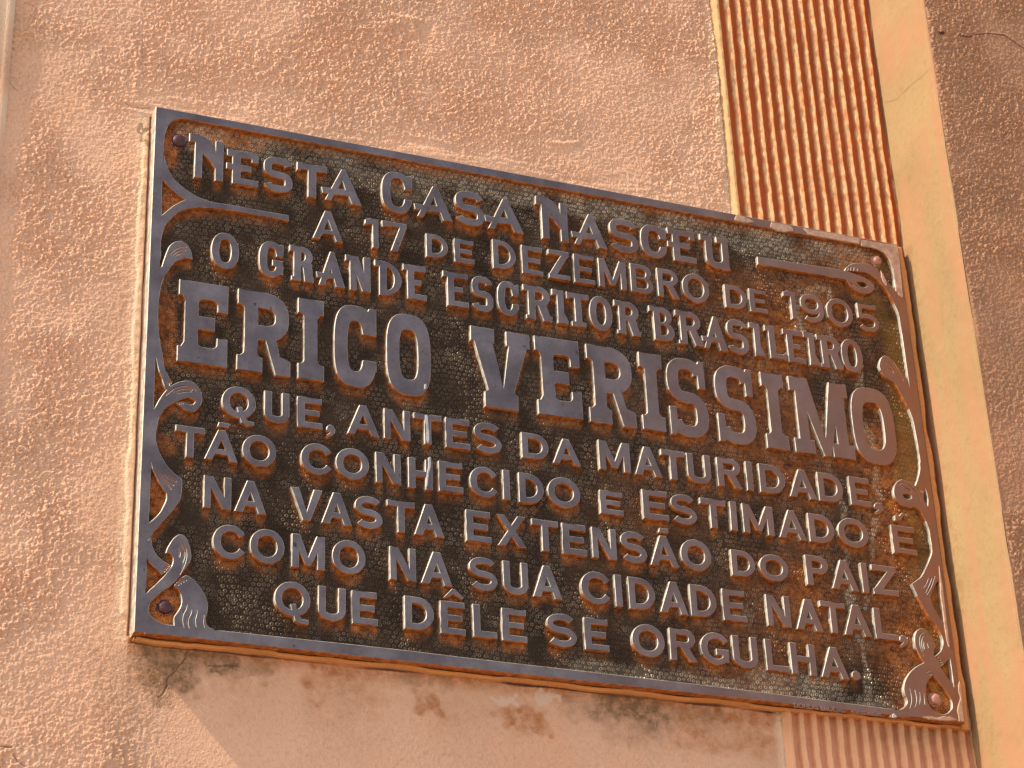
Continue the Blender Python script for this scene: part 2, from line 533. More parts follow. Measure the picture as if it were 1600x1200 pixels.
me = grid_mesh('side_return', Xg, Yg, Z, attrs=dict(mould=0.6 * mo, rust=0.35 * mo, flake_shade=0 * Z, crack=crk, cream=np.clip(0.30 + 0.55 * vnoise(Yg, Z * 0.15, 0.012, 66) + 0.5 * vnoise(Yg, Z, 0.06, 67), 0, 0.9) + 0.6 * sstep(-DEP + 0.02, -DEP + 0.004, Yg) * np.clip(0.5 + vnoise(Yg, Z, 0.02, 68), 0, 1)))
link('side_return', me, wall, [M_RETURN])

# stuccoed face of the projecting corner
XP = float(Xg[-1].mean())
xs = axis(XP, XP, 0.60, 3.2, 0.0007, 0.05)
zs = axis(Z0, OZ - 0.32, OZ + 0.60, Z1, 0.0007, 0.05)
X, Z = np.meshgrid(xs, zs, indexing='ij')
h = stucco_height(X, Z, 0.0024, 0.00115, 11)


def WP(px, py):
    return on_wall(px, py, -DEP)


crk = np.zeros_like(X)
for pts, w_, a_ in (([(1463, 50), (1468, 53), (1473, 52)], 0.0016, 1.0), ([(1497, 57), (1514, 58), (1522, 55), (1545, 53), (1570, 56), (1578, 62), (1590, 70), (1604, 79)], 0.0008, 0.8),
                    ([(1500, 55), (1506, 30), (1516, 40)], 0.0006, 0.5)):
    d = dist_line(X + 0.0008 * vnoise(X, Z, 0.005, 71), Z, [WP(*p) for p in pts])
    crk = np.maximum(crk, a_ * (1 - sstep(w_ * 0.4, w_ * 1.5, d)))
    h = h + 0.0006 * np.exp(-((d - 0.0012) / 0.0012) ** 2)
h = h - 0.0005 * crk
h = h * sstep(0.0, 0.004, X - XP)
z0 = np.zeros_like(X)
me = grid_mesh('pier_stucco', X, -DEP - 0.0002 - h, Z, attrs=dict(mould=0.35 * np.clip(vnoise(X, Z, 0.06, 72), 0, 1), rust=z0, flake_shade=z0, crack=crk, cream=z0))
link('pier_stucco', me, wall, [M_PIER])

# closing pieces behind, so that the wall is solid
bm = bmesh.new()


def bx(bm, x0, x1, y0, y1, z0, z1):
    v = [bm.verts.new(p) for p in ((x0, y0, z0), (x1, y0, z0), (x1, y1, z0), (x0, y1, z0), (x0, y0, z1), (x1, y0, z1), (x1, y1, z1), (x0, y1, z1))]
    for f in ((0, 3, 2, 1), (4, 5, 6, 7), (0, 1, 5, 4), (1, 2, 6, 5), (2, 3, 7, 6), (3, 0, 4, 7)):
        bm.faces.new([v[i] for i in f])


bx(bm, -3.2, 3.2, 0.02, 0.25, Z0 + 0.002, Z1)
me = bpy.data.meshes.new('wall_core')
bm.to_mesh(me)
bm.free()
link('wall_core', me, wall, [M_MORTAR])

# unseen pavement in front of the house, added to bounce sunlight upward
bm = bmesh.new()
bmesh.ops.create_grid(bm, x_segments=4, y_segments=4, size=60)
me = bpy.data.meshes.new('pavement')
bm.to_mesh(me)
bm.free()
pv = link('pavement', me, None, [M_PAVE])
pv.location = (0, 0, 0)
pv['kind'] = 'structure'
pv['label'] = 'unseen pale pavement sheet at the foot of the wall, added to bounce light up'


# ================================================================== 2D shapes and relief meshes (millimetres on the plaque)
def csg(polys):
    """polys: [(points, +1/-1, tag)], later ones win -> vertices, triangles, tag per triangle"""
    vs, fs = [], []
    for p, sgn, tag in polys:
        q = []
        for a in p:
            if not q or (abs(a[0] - q[-1][0]) + abs(a[1] - q[-1][1])) > 0.02:
                q.append(a)
        if (abs(q[0][0] - q[-1][0]) + abs(q[0][1] - q[-1][1])) < 0.02:
            q.pop()
        if sum(q[i - 1][0] * q[i][1] - q[i][0] * q[i - 1][1] for i in range(len(q))) < 0:
            q.reverse()
        fs.append(list(range(len(vs), len(vs) + len(q))))
        vs += [Vector(a) for a in q]
    V, E_, F, ov, oe, of = delaunay_2d_cdt(vs, [], fs, 0, 1e-3, True)
    tris, tags = [], []
    for f, o in zip(F, of):
        if not o:
            continue
        k = max(o)
        if polys[k][1] > 0:
            a, b, c = (V[i] for i in f)
            if abs((b - a).cross(c - a)) < 1e-7:
                continue
            if (b - a).cross(c - a) < 0:
                f = list(f)[::-1]
            tris.append(tuple(f))
            tags.append(polys[k][2])
    return V, tris, tags


def relief(shape, y_top, y_base, bevel=0.0005, draft=0.0004):
    """triangulated outline -> raised relief: {tag: mesh data}; materials 0 face, 1 edge, 2 rusty underside"""
    V, tris, tags = shape
    dirs = {}
    for ti, f in enumerate(tris):
        for a, b in ((f[0], f[1]), (f[1], f[2]), (f[2], f[0])):
            dirs[(a, b)] = ti
    bnd = [(a, b, t) for (a, b), t in dirs.items() if (b, a) not in dirs]
    nx, pv_ = {}, {}
    for a, b, t in bnd:
        nx.setdefault(a, []).append(b)
        pv_.setdefault(b, []).append(a)
    off = {}
    for a in nx:
        n = Vector((0, 0))
        acc = []
        for b in nx[a]:
            e = (V[b] - V[a])
            if e.length > 0:
                acc.append(Vector((e.y, -e.x)).normalized())
        for b in pv_.get(a, []):
            e = (V[a] - V[b])
            if e.length > 0:
                acc.append(Vector((e.y, -e.x)).normalized())
        for q in acc:
            n += q
        if n.length < 1e-4:
            off[a] = Vector((0, 0))
            continue
        n.normalize()
        k = max(0.45, sum(n.dot(q) for q in acc) / len(acc))
        off[a] = n / k
    out = {}
    for tag in set(tags):
        co, idx, faces, mat = [], {}, [], []

        def vert(i, ring):
            key = (i, ring)
            if key not in idx:
                p = V[i]
                o = off.get(i)
                if ring == 0:
                    q = p - o * (bevel * 1000) if o else p
                    y = y_top
                elif ring == 1:
                    q, y = p, y_top + bevel
                else:
                    q, y = p + o * (draft * 1000), y_base
                idx[key] = len(co)
                co.append((q.x / 1000, y, q.y / 1000 + OZ))
            return idx[key]
        for f, g in zip(tris, tags):
            if g == tag:
                faces.append([vert(i, 0) for i in f])
                mat.append(0)
        for a, b, t in bnd:
            if tags[t] != tag:
                continue
            e = V[b] - V[a]
            nz = -e.x / max(e.length, 1e-9)
            faces.append([vert(a, 1), vert(b, 1), vert(b, 0), vert(a, 0)])
            mat.append(2 if nz < -0.35 else 1)
            faces.append([vert(a, 2), vert(b, 2), vert(b, 1), vert(a, 1)])
            mat.append(2 if nz < -0.35 else 1)
        out[tag] = (co, faces, mat)
    return out


def mesh_of(name, data):
    co, faces, mat = data
    me = bpy.data.meshes.new(name)
    me.from_pydata(co, [], faces)
    me.polygons.foreach_set('material_index', np.array(mat, dtype=np.int32))
    me.polygons.foreach_set('use_smooth', np.ones(len(faces), dtype=bool))
    me.update()
    me.set_sharp_from_angle(angle=math.radians(28))
    return me


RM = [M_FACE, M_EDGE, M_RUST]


# ------------------------------------------------------------------ letter shapes
def rect(x0, y0, x1, y1):
    return [(x0, y0), (x1, y0), (x1, y1), (x0, y1)]


def se(cx, cy, rx, ry, p=2.0, n=40, a0=0.0, a1=360.0):
    out = []
    full = abs(a1 - a0) >= 359.9
    for i in range(n if full else n + 1):
        a = math.radians(a0 + (a1 - a0) * i / n)
        c, s_ = math.cos(a), math.sin(a)
        out.append((cx + rx * math.copysign(abs(c) ** (2 / p), c), cy + ry * math.copysign(abs(s_) ** (2 / p), s_)))
    return out


def stroke(path, t, taper=None):
    L, R = [], []
    n = len(path)
    for i in range(n):
        a = path[max(0, i - 1)]
        b = path[min(n - 1, i + 1)]
        dx, dy = b[0] - a[0], b[1] - a[1]
        d = math.hypot(dx, dy) or 1e-9
        w = t / 2 * (taper(i / (n - 1)) if taper else 1)
        L.append((path[i][0] - dy / d * w, path[i][1] + dx / d * w))
        R.append((path[i][0] + dy / d * w, path[i][1] - dx / d * w))
    return L + R[::-1]


def halfD(x0, y0, x1, y1, p=2.2, n=20):
    """straight on the left, bowed on the right"""
    cy, ry = (y0 + y1) / 2, (y1 - y0) / 2
    xm = x0 + max(0.0, (x1 - x0) - ry * 1.05)
    return [(x0, y1), (x0, y0)] + se(xm, cy, x1 - xm, ry, p, n, -90, 90)


def rrect(x0, y0, x1, y1, r, n=5):
    r = min(r, (x1 - x0) / 2 - 1e-3, (y1 - y0) / 2 - 1e-3)
    out = []
    for cx, cy, a in ((x1 - r, y0 + r, -90), (x1 - r, y1 - r, 0), (x0 + r, y1 - r, 90), (x0 + r, y0 + r, 180)):
        for i in range(n + 1):
            q = math.radians(a + 90 * i / n)
            out.append((cx + r * math.cos(q), cy + r * math.sin(q)))
    return out


def glyph(ch, w, h, t, style):
    """list of (points, sign) with the letter's box from (0, 0) to (w, h); style: sans, spur (one-sided serifs), bar (line one), slab"""
    g = []
    P = lambda pts: g.append((pts, 1))
    N = lambda pts: g.append((pts, -1))
    u = t * 0.88                              # horizontal strokes
    spur = style in ('spur', 'bar')
    s = w * 0.17 if spur else 0.0             # stem set in from the left, the spur fills it
    if style == 'slab':
        return slab(ch, w, h, t)
    if ch == 'A' or ch == 'Ã':
        x0 = w * 0.04 if spur else 0
        a = t * 0.50
        if style == 'bar' or style == 'spur':
            ap = 0.50 * w
            P([(x0, 0), (w, 0), (ap + 0.45 * t, h), (ap - 0.10 * t, h)])
            k = 0.80 * t
            N([(x0 + k, -1), (x0 + k, 0), (x0 + k + (ap - 0.1 * t - x0) * 0.22, h * 0.22), (w - 1.2 * t - (w - ap - 0.45 * t) * 0.22, h * 0.22), (w - 1.25 * t, 0), (w - 1.25 * t, -1)])
            yb = h * 0.22 + u
            xl = x0 + k + (ap - 0.1 * t - x0) * yb / h
            xr = w - 1.25 * t - (w - ap - 0.45 * t) * yb / h
            if xr - xl > 0.8:
                slope = (xr - xl)
                N([(xl + 0.3, yb), (xr - 0.2, yb), ((xl + xr) / 2 + 0.1 * t, min(h * 0.82, yb + slope * 1.25))])
            P([(-0.02 * w, h * 0.20), (x0 + w * 0.35, h * 0.20), (x0 + w * 0.35, h * 0.20 + u * 0.95), (-0.05 * w, h * 0.20 + u * 0.95)])
            return g
        P([(0, 0), (w, 0), (w / 2 + a, h), (w / 2 - a, h)])
        k = 1.10 * t
        sl = (w / 2 - a) / h
        y1 = h * 0.20
        N([(k, -1), (w - k, -1), (w - k, 0), (w - k - sl * y1, y1), (k + sl * y1, y1), (k, 0)])
        y2 = y1 + u * 0.9
        xa = k + sl * y2
        ytop = y2 + (w / 2 - xa) / sl
        N([(xa, y2), (w - xa, y2), (w / 2, min(ytop, h * 0.86))])
        if ch == 'Ã':
            P([(w * 0.36, h * 1.10), (w * 0.70, h * 1.10), (w * 0.72, h * 1.25), (w * 0.40, h * 1.25)])
    elif ch == 'B':
        P(halfD(s, h * 0.47, w * 0.93, h)); P(halfD(s, 0, w, h * 0.55))
        N(halfD(s + t, h * 0.47 + u * 0.42, w * 0.93 - t * 0.95, h - u * 0.95)); N(halfD(s + t, u * 0.95, w - t, h * 0.55 - u * 0.5))
        if spur:
            P(rect(0, h - u, s + 1, h))
    elif ch in 'CG':
        p = 2.5 if style != 'sans' else 2.05
        if style == 'sans':
            P(se(w * 0.54, h / 2, w * 0.54, h / 2 * 1.02, p, 44)); N(se(w * 0.56, h / 2, w * 0.54 - t * 0.95, h / 2 * 1.02 - u, p, 40))
            m = w * 0.60
            N([(m, h * 0.5), (w * 1.3, h * 0.98), (w * 1.3, h * 0.04)])
            N(rect(w, -h * 0.2, w * 1.4, h * 1.2))
        else:
            P(se(w * 0.5, h / 2, w * 0.5, h / 2 * 1.02, p, 44)); N(se(w * 0.52, h / 2, w * 0.5 - t, h / 2 * 1.02 - u, p, 40))
            N(rect(w * 0.55, h * 0.36, w * 1.2, h * 0.66))
            P([(w - t * 0.95, h * 0.60), (w, h * 0.60), (w, h * 0.97), (w - t * 0.95, h * 0.93)])
        if ch == 'G':
            N(rect(w * 0.62, h * 0.30, w * 1.2, h * 0.46))
            P(rect(w * 0.55, h * 0.50 - u, w, h * 0.50)); P(rect(w - t, h * 0.10, w, h * 0.50))
    elif ch == 'D':
        P(halfD(s, 0, w, h, 2.1, 26)); N(halfD(s + t, u, w - t, h - u, 2.1, 24))
        if spur:
            P(rect(0, h - u, s + 1, h))
    elif ch in 'EÊÉ':
        P(rect(s, 0, s + t, h)); P(rect(s, h - u, w * 0.98, h)); P(rect(s, 0, w, u))
        m0 = h * 0.5 - u * 0.48
        P(rect(s, m0, w * (0.88 if style == 'sans' else 0.78), m0 + u * 0.95))
        if style == 'sans':
            P([(w * 0.98 - 0.0, h - u), (w * 0.98, h), (w * 0.7, h), (w * 0.7, h - u)])
        if spur:
            P(rect(0, h - u, s + 1, h))
        if style == 'bar':
            P(rect(-0.02 * w, m0, s + 1, m0 + u * 0.95))
            P(rect(w - t * 0.8, h - u * 1.5, w, h))
        if ch == 'Ê':
            P([(w * 0.14, h * 1.10), (w * 0.50, h * 1.40), (w * 0.60, h * 1.40), (w * 0.98, h * 1.16), (w * 0.86, h * 1.10), (w * 0.56, h * 1.24), (w * 0.30, h * 1.10)])
        if ch == 'É':
            P([(w * 0.20, h * 1.17), (w * 0.24, h * 1.36), (w * 0.42, h * 1.36), (w * 0.58, h * 1.50), (w * 0.62, h * 1.40), (w * 0.50, h * 1.22), (w * 0.34, h * 1.16)])
    elif ch == 'H':
        P(rect(0, 0, t, h)); P(rect(w - t, 0, w, h)); P(rect(t * 0.5, h * 0.5 - u * 0.5, w - t * 0.5, h * 0.5 + u * 0.5))
    elif ch == 'I':
        if spur:
            P(rect(w * 0.32, 0, w * 0.32 + t, h)); P(rect(0, h - u, w * 0.32 + 1, h)); P(rect(w * 0.3, 0, w, u * 0.8))
            P([(w * 0.32 + t - .2, u * .7), (w * 0.98, u * 0.75), (w * 0.32 + t - .2, u * 2)])
        else:
            P(rect(max(0, w / 2 - t / 2), 0, min(w, w / 2 + t / 2), h))
    elif ch == 'L':
        P(rect(s, 0, s + t, h)); P(rect(s, 0, w, u))
        if spur:
            P(rect(0, h - u, s + 1, h))
            P([(w - t * 0.7, 0), (w, 0), (w, u * 1.5), (w - t * 0.7, u * 0.9)])
    elif ch == 'M':
        P(rect(0, 0, t, h)); P(rect(w - t, 0, w, h))
        P([(0, h), (t * 1.12, h), (w / 2 + t * 0.42, h * 0.10), (w / 2 - t * 0.42, h * 0.10)])
        P([(w, h), (w - t * 1.12, h), (w / 2 - t * 0.42, h * 0.10), (w / 2 + t * 0.42, h * 0.10)])
    elif ch == 'N':
        if style == 'bar':
            P(rect(s, 0, s + t * 0.95, h)); P(rect(w - t * 1.0, 0, w, h * 0.93)); P(rect(0, h - u * 1.3, s + 1, h))
            a = [(s, h), (s + t * 1.2, h * 0.98), (s + t * 2.0, h * 0.90), (w - t * 0.9, h * 0.62), (w, h * 0.40), (w, 0), (w - t * 0.55, 0), (w - t * 0.9, h * 0.26), (w - t * 1.9, h * 0.48), (s + t * 0.6, h * 0.62)]
            P(a)
        else:
            P(rect(s, 0, s + t * 0.92, h)); P(rect(w - t * 0.92, 0, w, h))
            P([(s, h), (s + t * 1.15, h), (w, 0), (w - t * 1.15, 0)])
            if spur:
                P(rect(0, h - u, s + 1, h))
    elif ch in 'OQ0':
        p = {'sans': 2.05, 'spur': 2.2, 'bar': 2.5}[style]
        P(se(w / 2, h / 2, w / 2, h / 2 * 1.03, p, 44)); N(se(w / 2, h / 2, w / 2 - t * 1.0, h / 2 * 1.03 - u * 1.05, p, 40))
        if ch == 'Q':
            P([(w * 0.44, h * 0.34), (w * 0.60, h * 0.37), (w * 0.66, h * 0.12), (w * 0.78, -h * 0.06), (w * 0.96, -h * 0.08), (w * 0.96, -h * 0.20), (w * 0.76, -h * 0.22), (w * 0.58, -h * 0.14), (w * 0.52, 0.06 * h)])
    elif ch in 'PR':
        yb = h * (0.40 if ch == 'P' else 0.42)
        wb = w if ch == 'P' else w * 0.95
        P(halfD(s, yb, wb, h)); N(halfD(s + t, yb + u * 0.95, wb - t, h - u * 0.95)); P(rect(s, 0, s + t, h))
        if ch == 'R':
            P([(s + t + (w - s - t) * 0.10, yb + u * 0.5), (s + t + (w - s - t) * 0.10 + t * 1.25, yb + u * 0.7), (w, 0), (w - t * 1.2, 0)])
            if spur:
                P([(w - t * 1.2, 0), (w, 0), (w * 1.02, u * 0.9), (w - t * 0.6, u * 1.1)])
        if spur:
            P(rect(0, h - u, s + 1, h))
            if ch == 'R' and style == 'spur':
                P(rect(s * 0.5, 0, s + t, u * 0.7))
    elif ch == 'S':
        tt = t * 0.95
        ry = (h * 1.03 - tt) / 4
        rx = (w - tt) / 2
        cy1 = h * 1.015 - tt / 2 - ry
        cy2 = -h * 0.015 + tt / 2 + ry
        p = 2.1 if style == 'sans' else 2.9
        a0 = 28 if style == 'sans' else 15
        path = se(w / 2, cy1, rx, ry, p, 22, a0, 270) + se(w / 2, cy2, rx, ry, p, 22, 90, -180 + a0)[1:]
        P(stroke(path, tt))
    elif ch == 'T':
        if style == 'spur':
            P(rect(w / 2 - t / 2, 0, w / 2 + t / 2, h)); P(rect(0, h - u, w, h)); P(rect(w * 0.18, 0, w * 0.82, u * 0.85))
            P(rect(0, h - u * 1.25, t * 0.4, h))
        else:
            P(rect(w / 2 - t / 2, 0, w / 2 + t / 2, h)); P(rect(0, h - u, w, h))
            if style == 'bar':
                P(rect(0, h - u * 1.3, t * 0.5, h))
    elif ch == 'U':
        x0 = s if style == 'bar' else 0
        path = [(x0 + t / 2, h)] + se((x0 + w) / 2, w * 0.40, (w - x0 - t) / 2, w * 0.40 - t * 0.5 + h * 0.015, 2.2, 24, 180, 360) + [(w - t / 2, h)]
        P(stroke(path, t))
        if style == 'bar':
            P(rect(0, h - u, s + t, h)); P(rect(w - t * 1.7, h - u, w, h)); P(rect(w - t, -h * 0.02, w, h * 0.4))
    elif ch == 'V':
        P([(0, h), (t * 1.15, h), (w / 2, h * 0.27), (w - t * 1.15, h), (w, h), (w / 2 + t * 0.5, 0), (w / 2 - t * 0.5, 0)])
    elif ch == 'X':
        k = t * 1.15
        P([(0, h), (k, h), (w, 0), (w - k, 0)]); P([(w - k, h), (w, h), (k, 0), (0, 0)])
    elif ch == 'Z':
        P(rect(0, h - u, w, h)); P(rect(0, 0, w, u)); P([(0, u * 0.7), (w - t * 1.35, h - u * 0.7), (w, h - u * 0.7), (t * 1.35, u * 0.7)])
    elif ch == '1':
        P(rect(w - t * 0.98, 0, w, h)); P([(0, h * 0.78), (0, h * 0.92), (w * 0.4, h), (w - 0.3, h), (w - 0.3, h * 0.80)])
    elif ch == '7':
        P(rect(0, h - u, w, h)); P(rect(0, h - u * 1.35, t * 0.45, h))
        P([(w - t * 1.15, h - u * 0.6), (w, h - u * 0.5), (w * 0.52 + t * 0.35, 0), (w * 0.52 - t * 0.75, 0)])
    elif ch == '9':
        P(se(w * 0.48, h * 0.66, w * 0.48, h * 0.36, 2.1, 36)); N(se(w * 0.47, h * 0.66, w * 0.48 - t * 0.9, h * 0.36 - u * 0.95, 2.0, 30))
        path = se(w * 0.45, h * 0.46, w * 0.55 - t / 2, h * 0.46 - t * 0.45, 2.1, 22, 20, -125)
        P(stroke([(w - t / 2, h * 0.66)] + path, t * 0.95))
    elif ch == '5':
        P(rect(0, h - u, w * 0.92, h)); P(rect(0, h * 0.46, t * 0.85, h))
        path = [(t * 0.4, h * 0.53)] + se(w * 0.46, h * 0.32, w * 0.54 - t / 2, h * 0.32 - u * 0.5, 2.2, 26, 100, -150)
        P(stroke(path, t * 0.92))
    elif ch == ',':
        P([(w * 0.05, h * 0.55), (w * 0.15, h * 0.85), (w * 0.45, h), (w * 0.8, h * 0.92), (w, h * 0.65), (w * 0.95, h * 0.35), (w * 0.6, h * 0.08), (w * 0.2, -h * 0.05), (w * 0.08, h * 0.12), (w * 0.35, h * 0.28), (w * 0.45, h * 0.42), (w * 0.2, h * 0.42)])
    elif ch == '.':
        P(se(w / 2, h / 2, w / 2, h / 2, 2, 20))
    return g


def slab(ch, w, h, t):
    g = []
    P = lambda pts: g.append((pts, 1))
    N = lambda pts: g.append((pts, -1))
    sh = h * 0.185                             # serif height
    u = h * 0.205
    rr = t * 0.42

    def stem(x0, x1, sl, sr):
        """upright stroke with bracketed slab serifs reaching sl to the left and sr to the right"""
        P(rect(x0, 0, x1, h))
        for y0, y1, yb in ((0, sh, sh), (h - sh, h, h - sh)):
            P(rect(x0 - sl, y0, x1 + sr, y1))
            q = -1 if y0 > 0 else 1
            if sl > 0:
                P([(x0 - sl * 0.55, yb), (x0 + .1, yb), (x0 + .1, yb + q * sl * 0.9), (x0 - sl * 0.12, yb + q * sl * 0.4)])
            if sr > 0:
                P([(x1 + sr * 0.55, yb), (x1 - .1, yb), (x1 - .1, yb + q * sr * 0.9), (x1 + sr * 0.12, yb + q * sr * 0.4)])
    if ch == 'E':
        sl = w * 0.13
        P(rect(sl, 0, w, h))
        N(rrect(sl + t, u, w - t * 0.78, h * 0.40, rr)); N(rect(w * 0.60, u + rr * 1.3, w - t * 0.78, h * 0.42)); N(rect(sl + t + rr * 1.3, h * 0.30, w - t * .78, h * 0.42))
        N(rrect(sl + t, h * 0.58, w - t * 0.78, h - u, rr)); N(rect(w * 0.60, h * 0.60, w - t * 0.78, h - u - rr * 1.3)); 
        N(rect(w * 0.74, h * 0.34, w * 1.1, h * 0.66))
        N(rect(w - t * 0.80, h * 0.36, w + 1, h * 0.64))
        N(rect(sl + t * 1.4, h * 0.36, w * .8, h * 0.42))
        N(rect(sl + t, h * 0.33, sl + t * 1.5, h * 0.42)) ; N(rect(sl + t, h * 0.58, sl + t * 1.5, h * 0.66)); N(rect(sl + t, h * 0.58, w * 0.80, h * 0.66))
        P(rect(0, 0, sl + 1, sh)); P(rect(0, h - sh, sl + 1, h))
        P([(sl * 0.5, sh), (sl + .1, sh), (sl + .1, sh + sl)]); P([(sl * 0.5, h - sh), (sl + .1, h - sh), (sl + .1, h - sh - sl)])
    elif ch == 'R':
        sl = w * 0.13
        stem(sl, sl + t, sl, w * 0.09)
        P(halfD(sl, h * 0.40, w * 0.965, h, 2.5, 24)); N(halfD(sl + t, h * 0.40 + h * 0.185, w * 0.965 - t, h - u * 0.98, 2.5, 20))
        P([(sl + t + w * 0.10, h * 0.50), (w * 0.70, h * 0.52), (w * 0.80, sh * 1.25), (w * 1.0, sh), (w * 1.0, 0), (w * 0.72, 0)])
    elif ch == 'I':
        stem(w / 2 - t * 0.5, w / 2 + t * 0.5, w / 2 - t * 0.5, w / 2 - t * 0.5)
    elif ch == 'C':
        P(se(w / 2, h / 2, w / 2, h / 2 * 1.02, 3.0, 48)); N(se(w / 2, h / 2, w / 2 - t, h / 2 * 1.02 - u * 0.95, 2.9, 44))
        N(rect(w * 0.62, h * 0.33, w * 1.1, h * 0.67))
        P([(w - t, h * 0.66), (w, h * 0.66), (w, h), (w - t * 0.55, h), (w - t * 0.9, h * 0.86)])
        P([(w - t, h * 0.34), (w, h * 0.34), (w, h * 0.22), (w - t, h * 0.18)])
    elif ch == 'O':
        P(se(w / 2, h / 2, w / 2, h / 2 * 1.02, 3.0, 52)); N(se(w / 2, h / 2, w / 2 - t * 0.96, h / 2 * 1.02 - u * 0.95, 3.0, 48))
    elif ch == 'V':
        a = w * 0.40                            # top serif width
        P(rect(0, h - sh, a, h)); P(rect(w - a, h - sh, w, h))
        P([(w * 0.055, h - sh + .2), (a * 0.93, h - sh + .2), (w * 0.535, h * 0.26), (w - a * 0.90, h - sh + .2), (w - w * 0.05, h - sh + .2), (w * 0.70, sh), (w * 0.29, sh)])
        P([(w * 0.22, 0), (w * 0.78, 0), (w * 0.78, sh * 1.0), (w * 0.69, sh * 1.25), (w * 0.30, sh * 1.25), (w * 0.22, sh)])
    elif ch == 'S':
        tt = t * 0.97
        ry = (h * 1.03 - tt) / 4
        rx = (w - tt) / 2
        cy1 = h * 1.015 - tt / 2 - ry
        cy2 = -h * 0.015 + tt / 2 + ry
        path = se(w / 2, cy1, rx, ry, 2.6, 24, 20, 270) + se(w / 2, cy2, rx, ry, 2.6, 24, 90, -160)[1:]
        P(stroke(path, tt))
        P([(w - t * 0.62, h * 0.64), (w * 0.985, h * 0.64), (w * 0.985, h), (w - t * 0.50, h), (w - t * 0.70, h * 0.93)])
        P([(w * 0.015, 0), (w * 0.015, h * 0.36), (t * 0.62, h * 0.36), (t * 0.70, h * 0.07), (t * 0.50, 0)])
    elif ch == 'M':
        ss = w * 0.09
        P(rect(ss, 0, ss + t * 0.88, h)); P(rect(w - ss - t * 0.95, 0, w - ss, h))
        P(rect(0, h - sh, ss + 1, h)); P(rect(w - ss - 1, h - sh, w - ss * .2, h))
        P([(ss, h), (ss + t * 1.15, h), (w / 2 + t * 0.45, 0), (w / 2 - t * 0.12, 0)])
        P([(w - ss, h), (w - ss - t * 1.15, h), (w / 2 - t * 0.12, 0), (w / 2 + t * 0.45, 0)])
        P(rect(0, 0, ss + t * 1.25, sh)); P(rect(w - ss - t * 1.40, 0, w, sh))
    return g


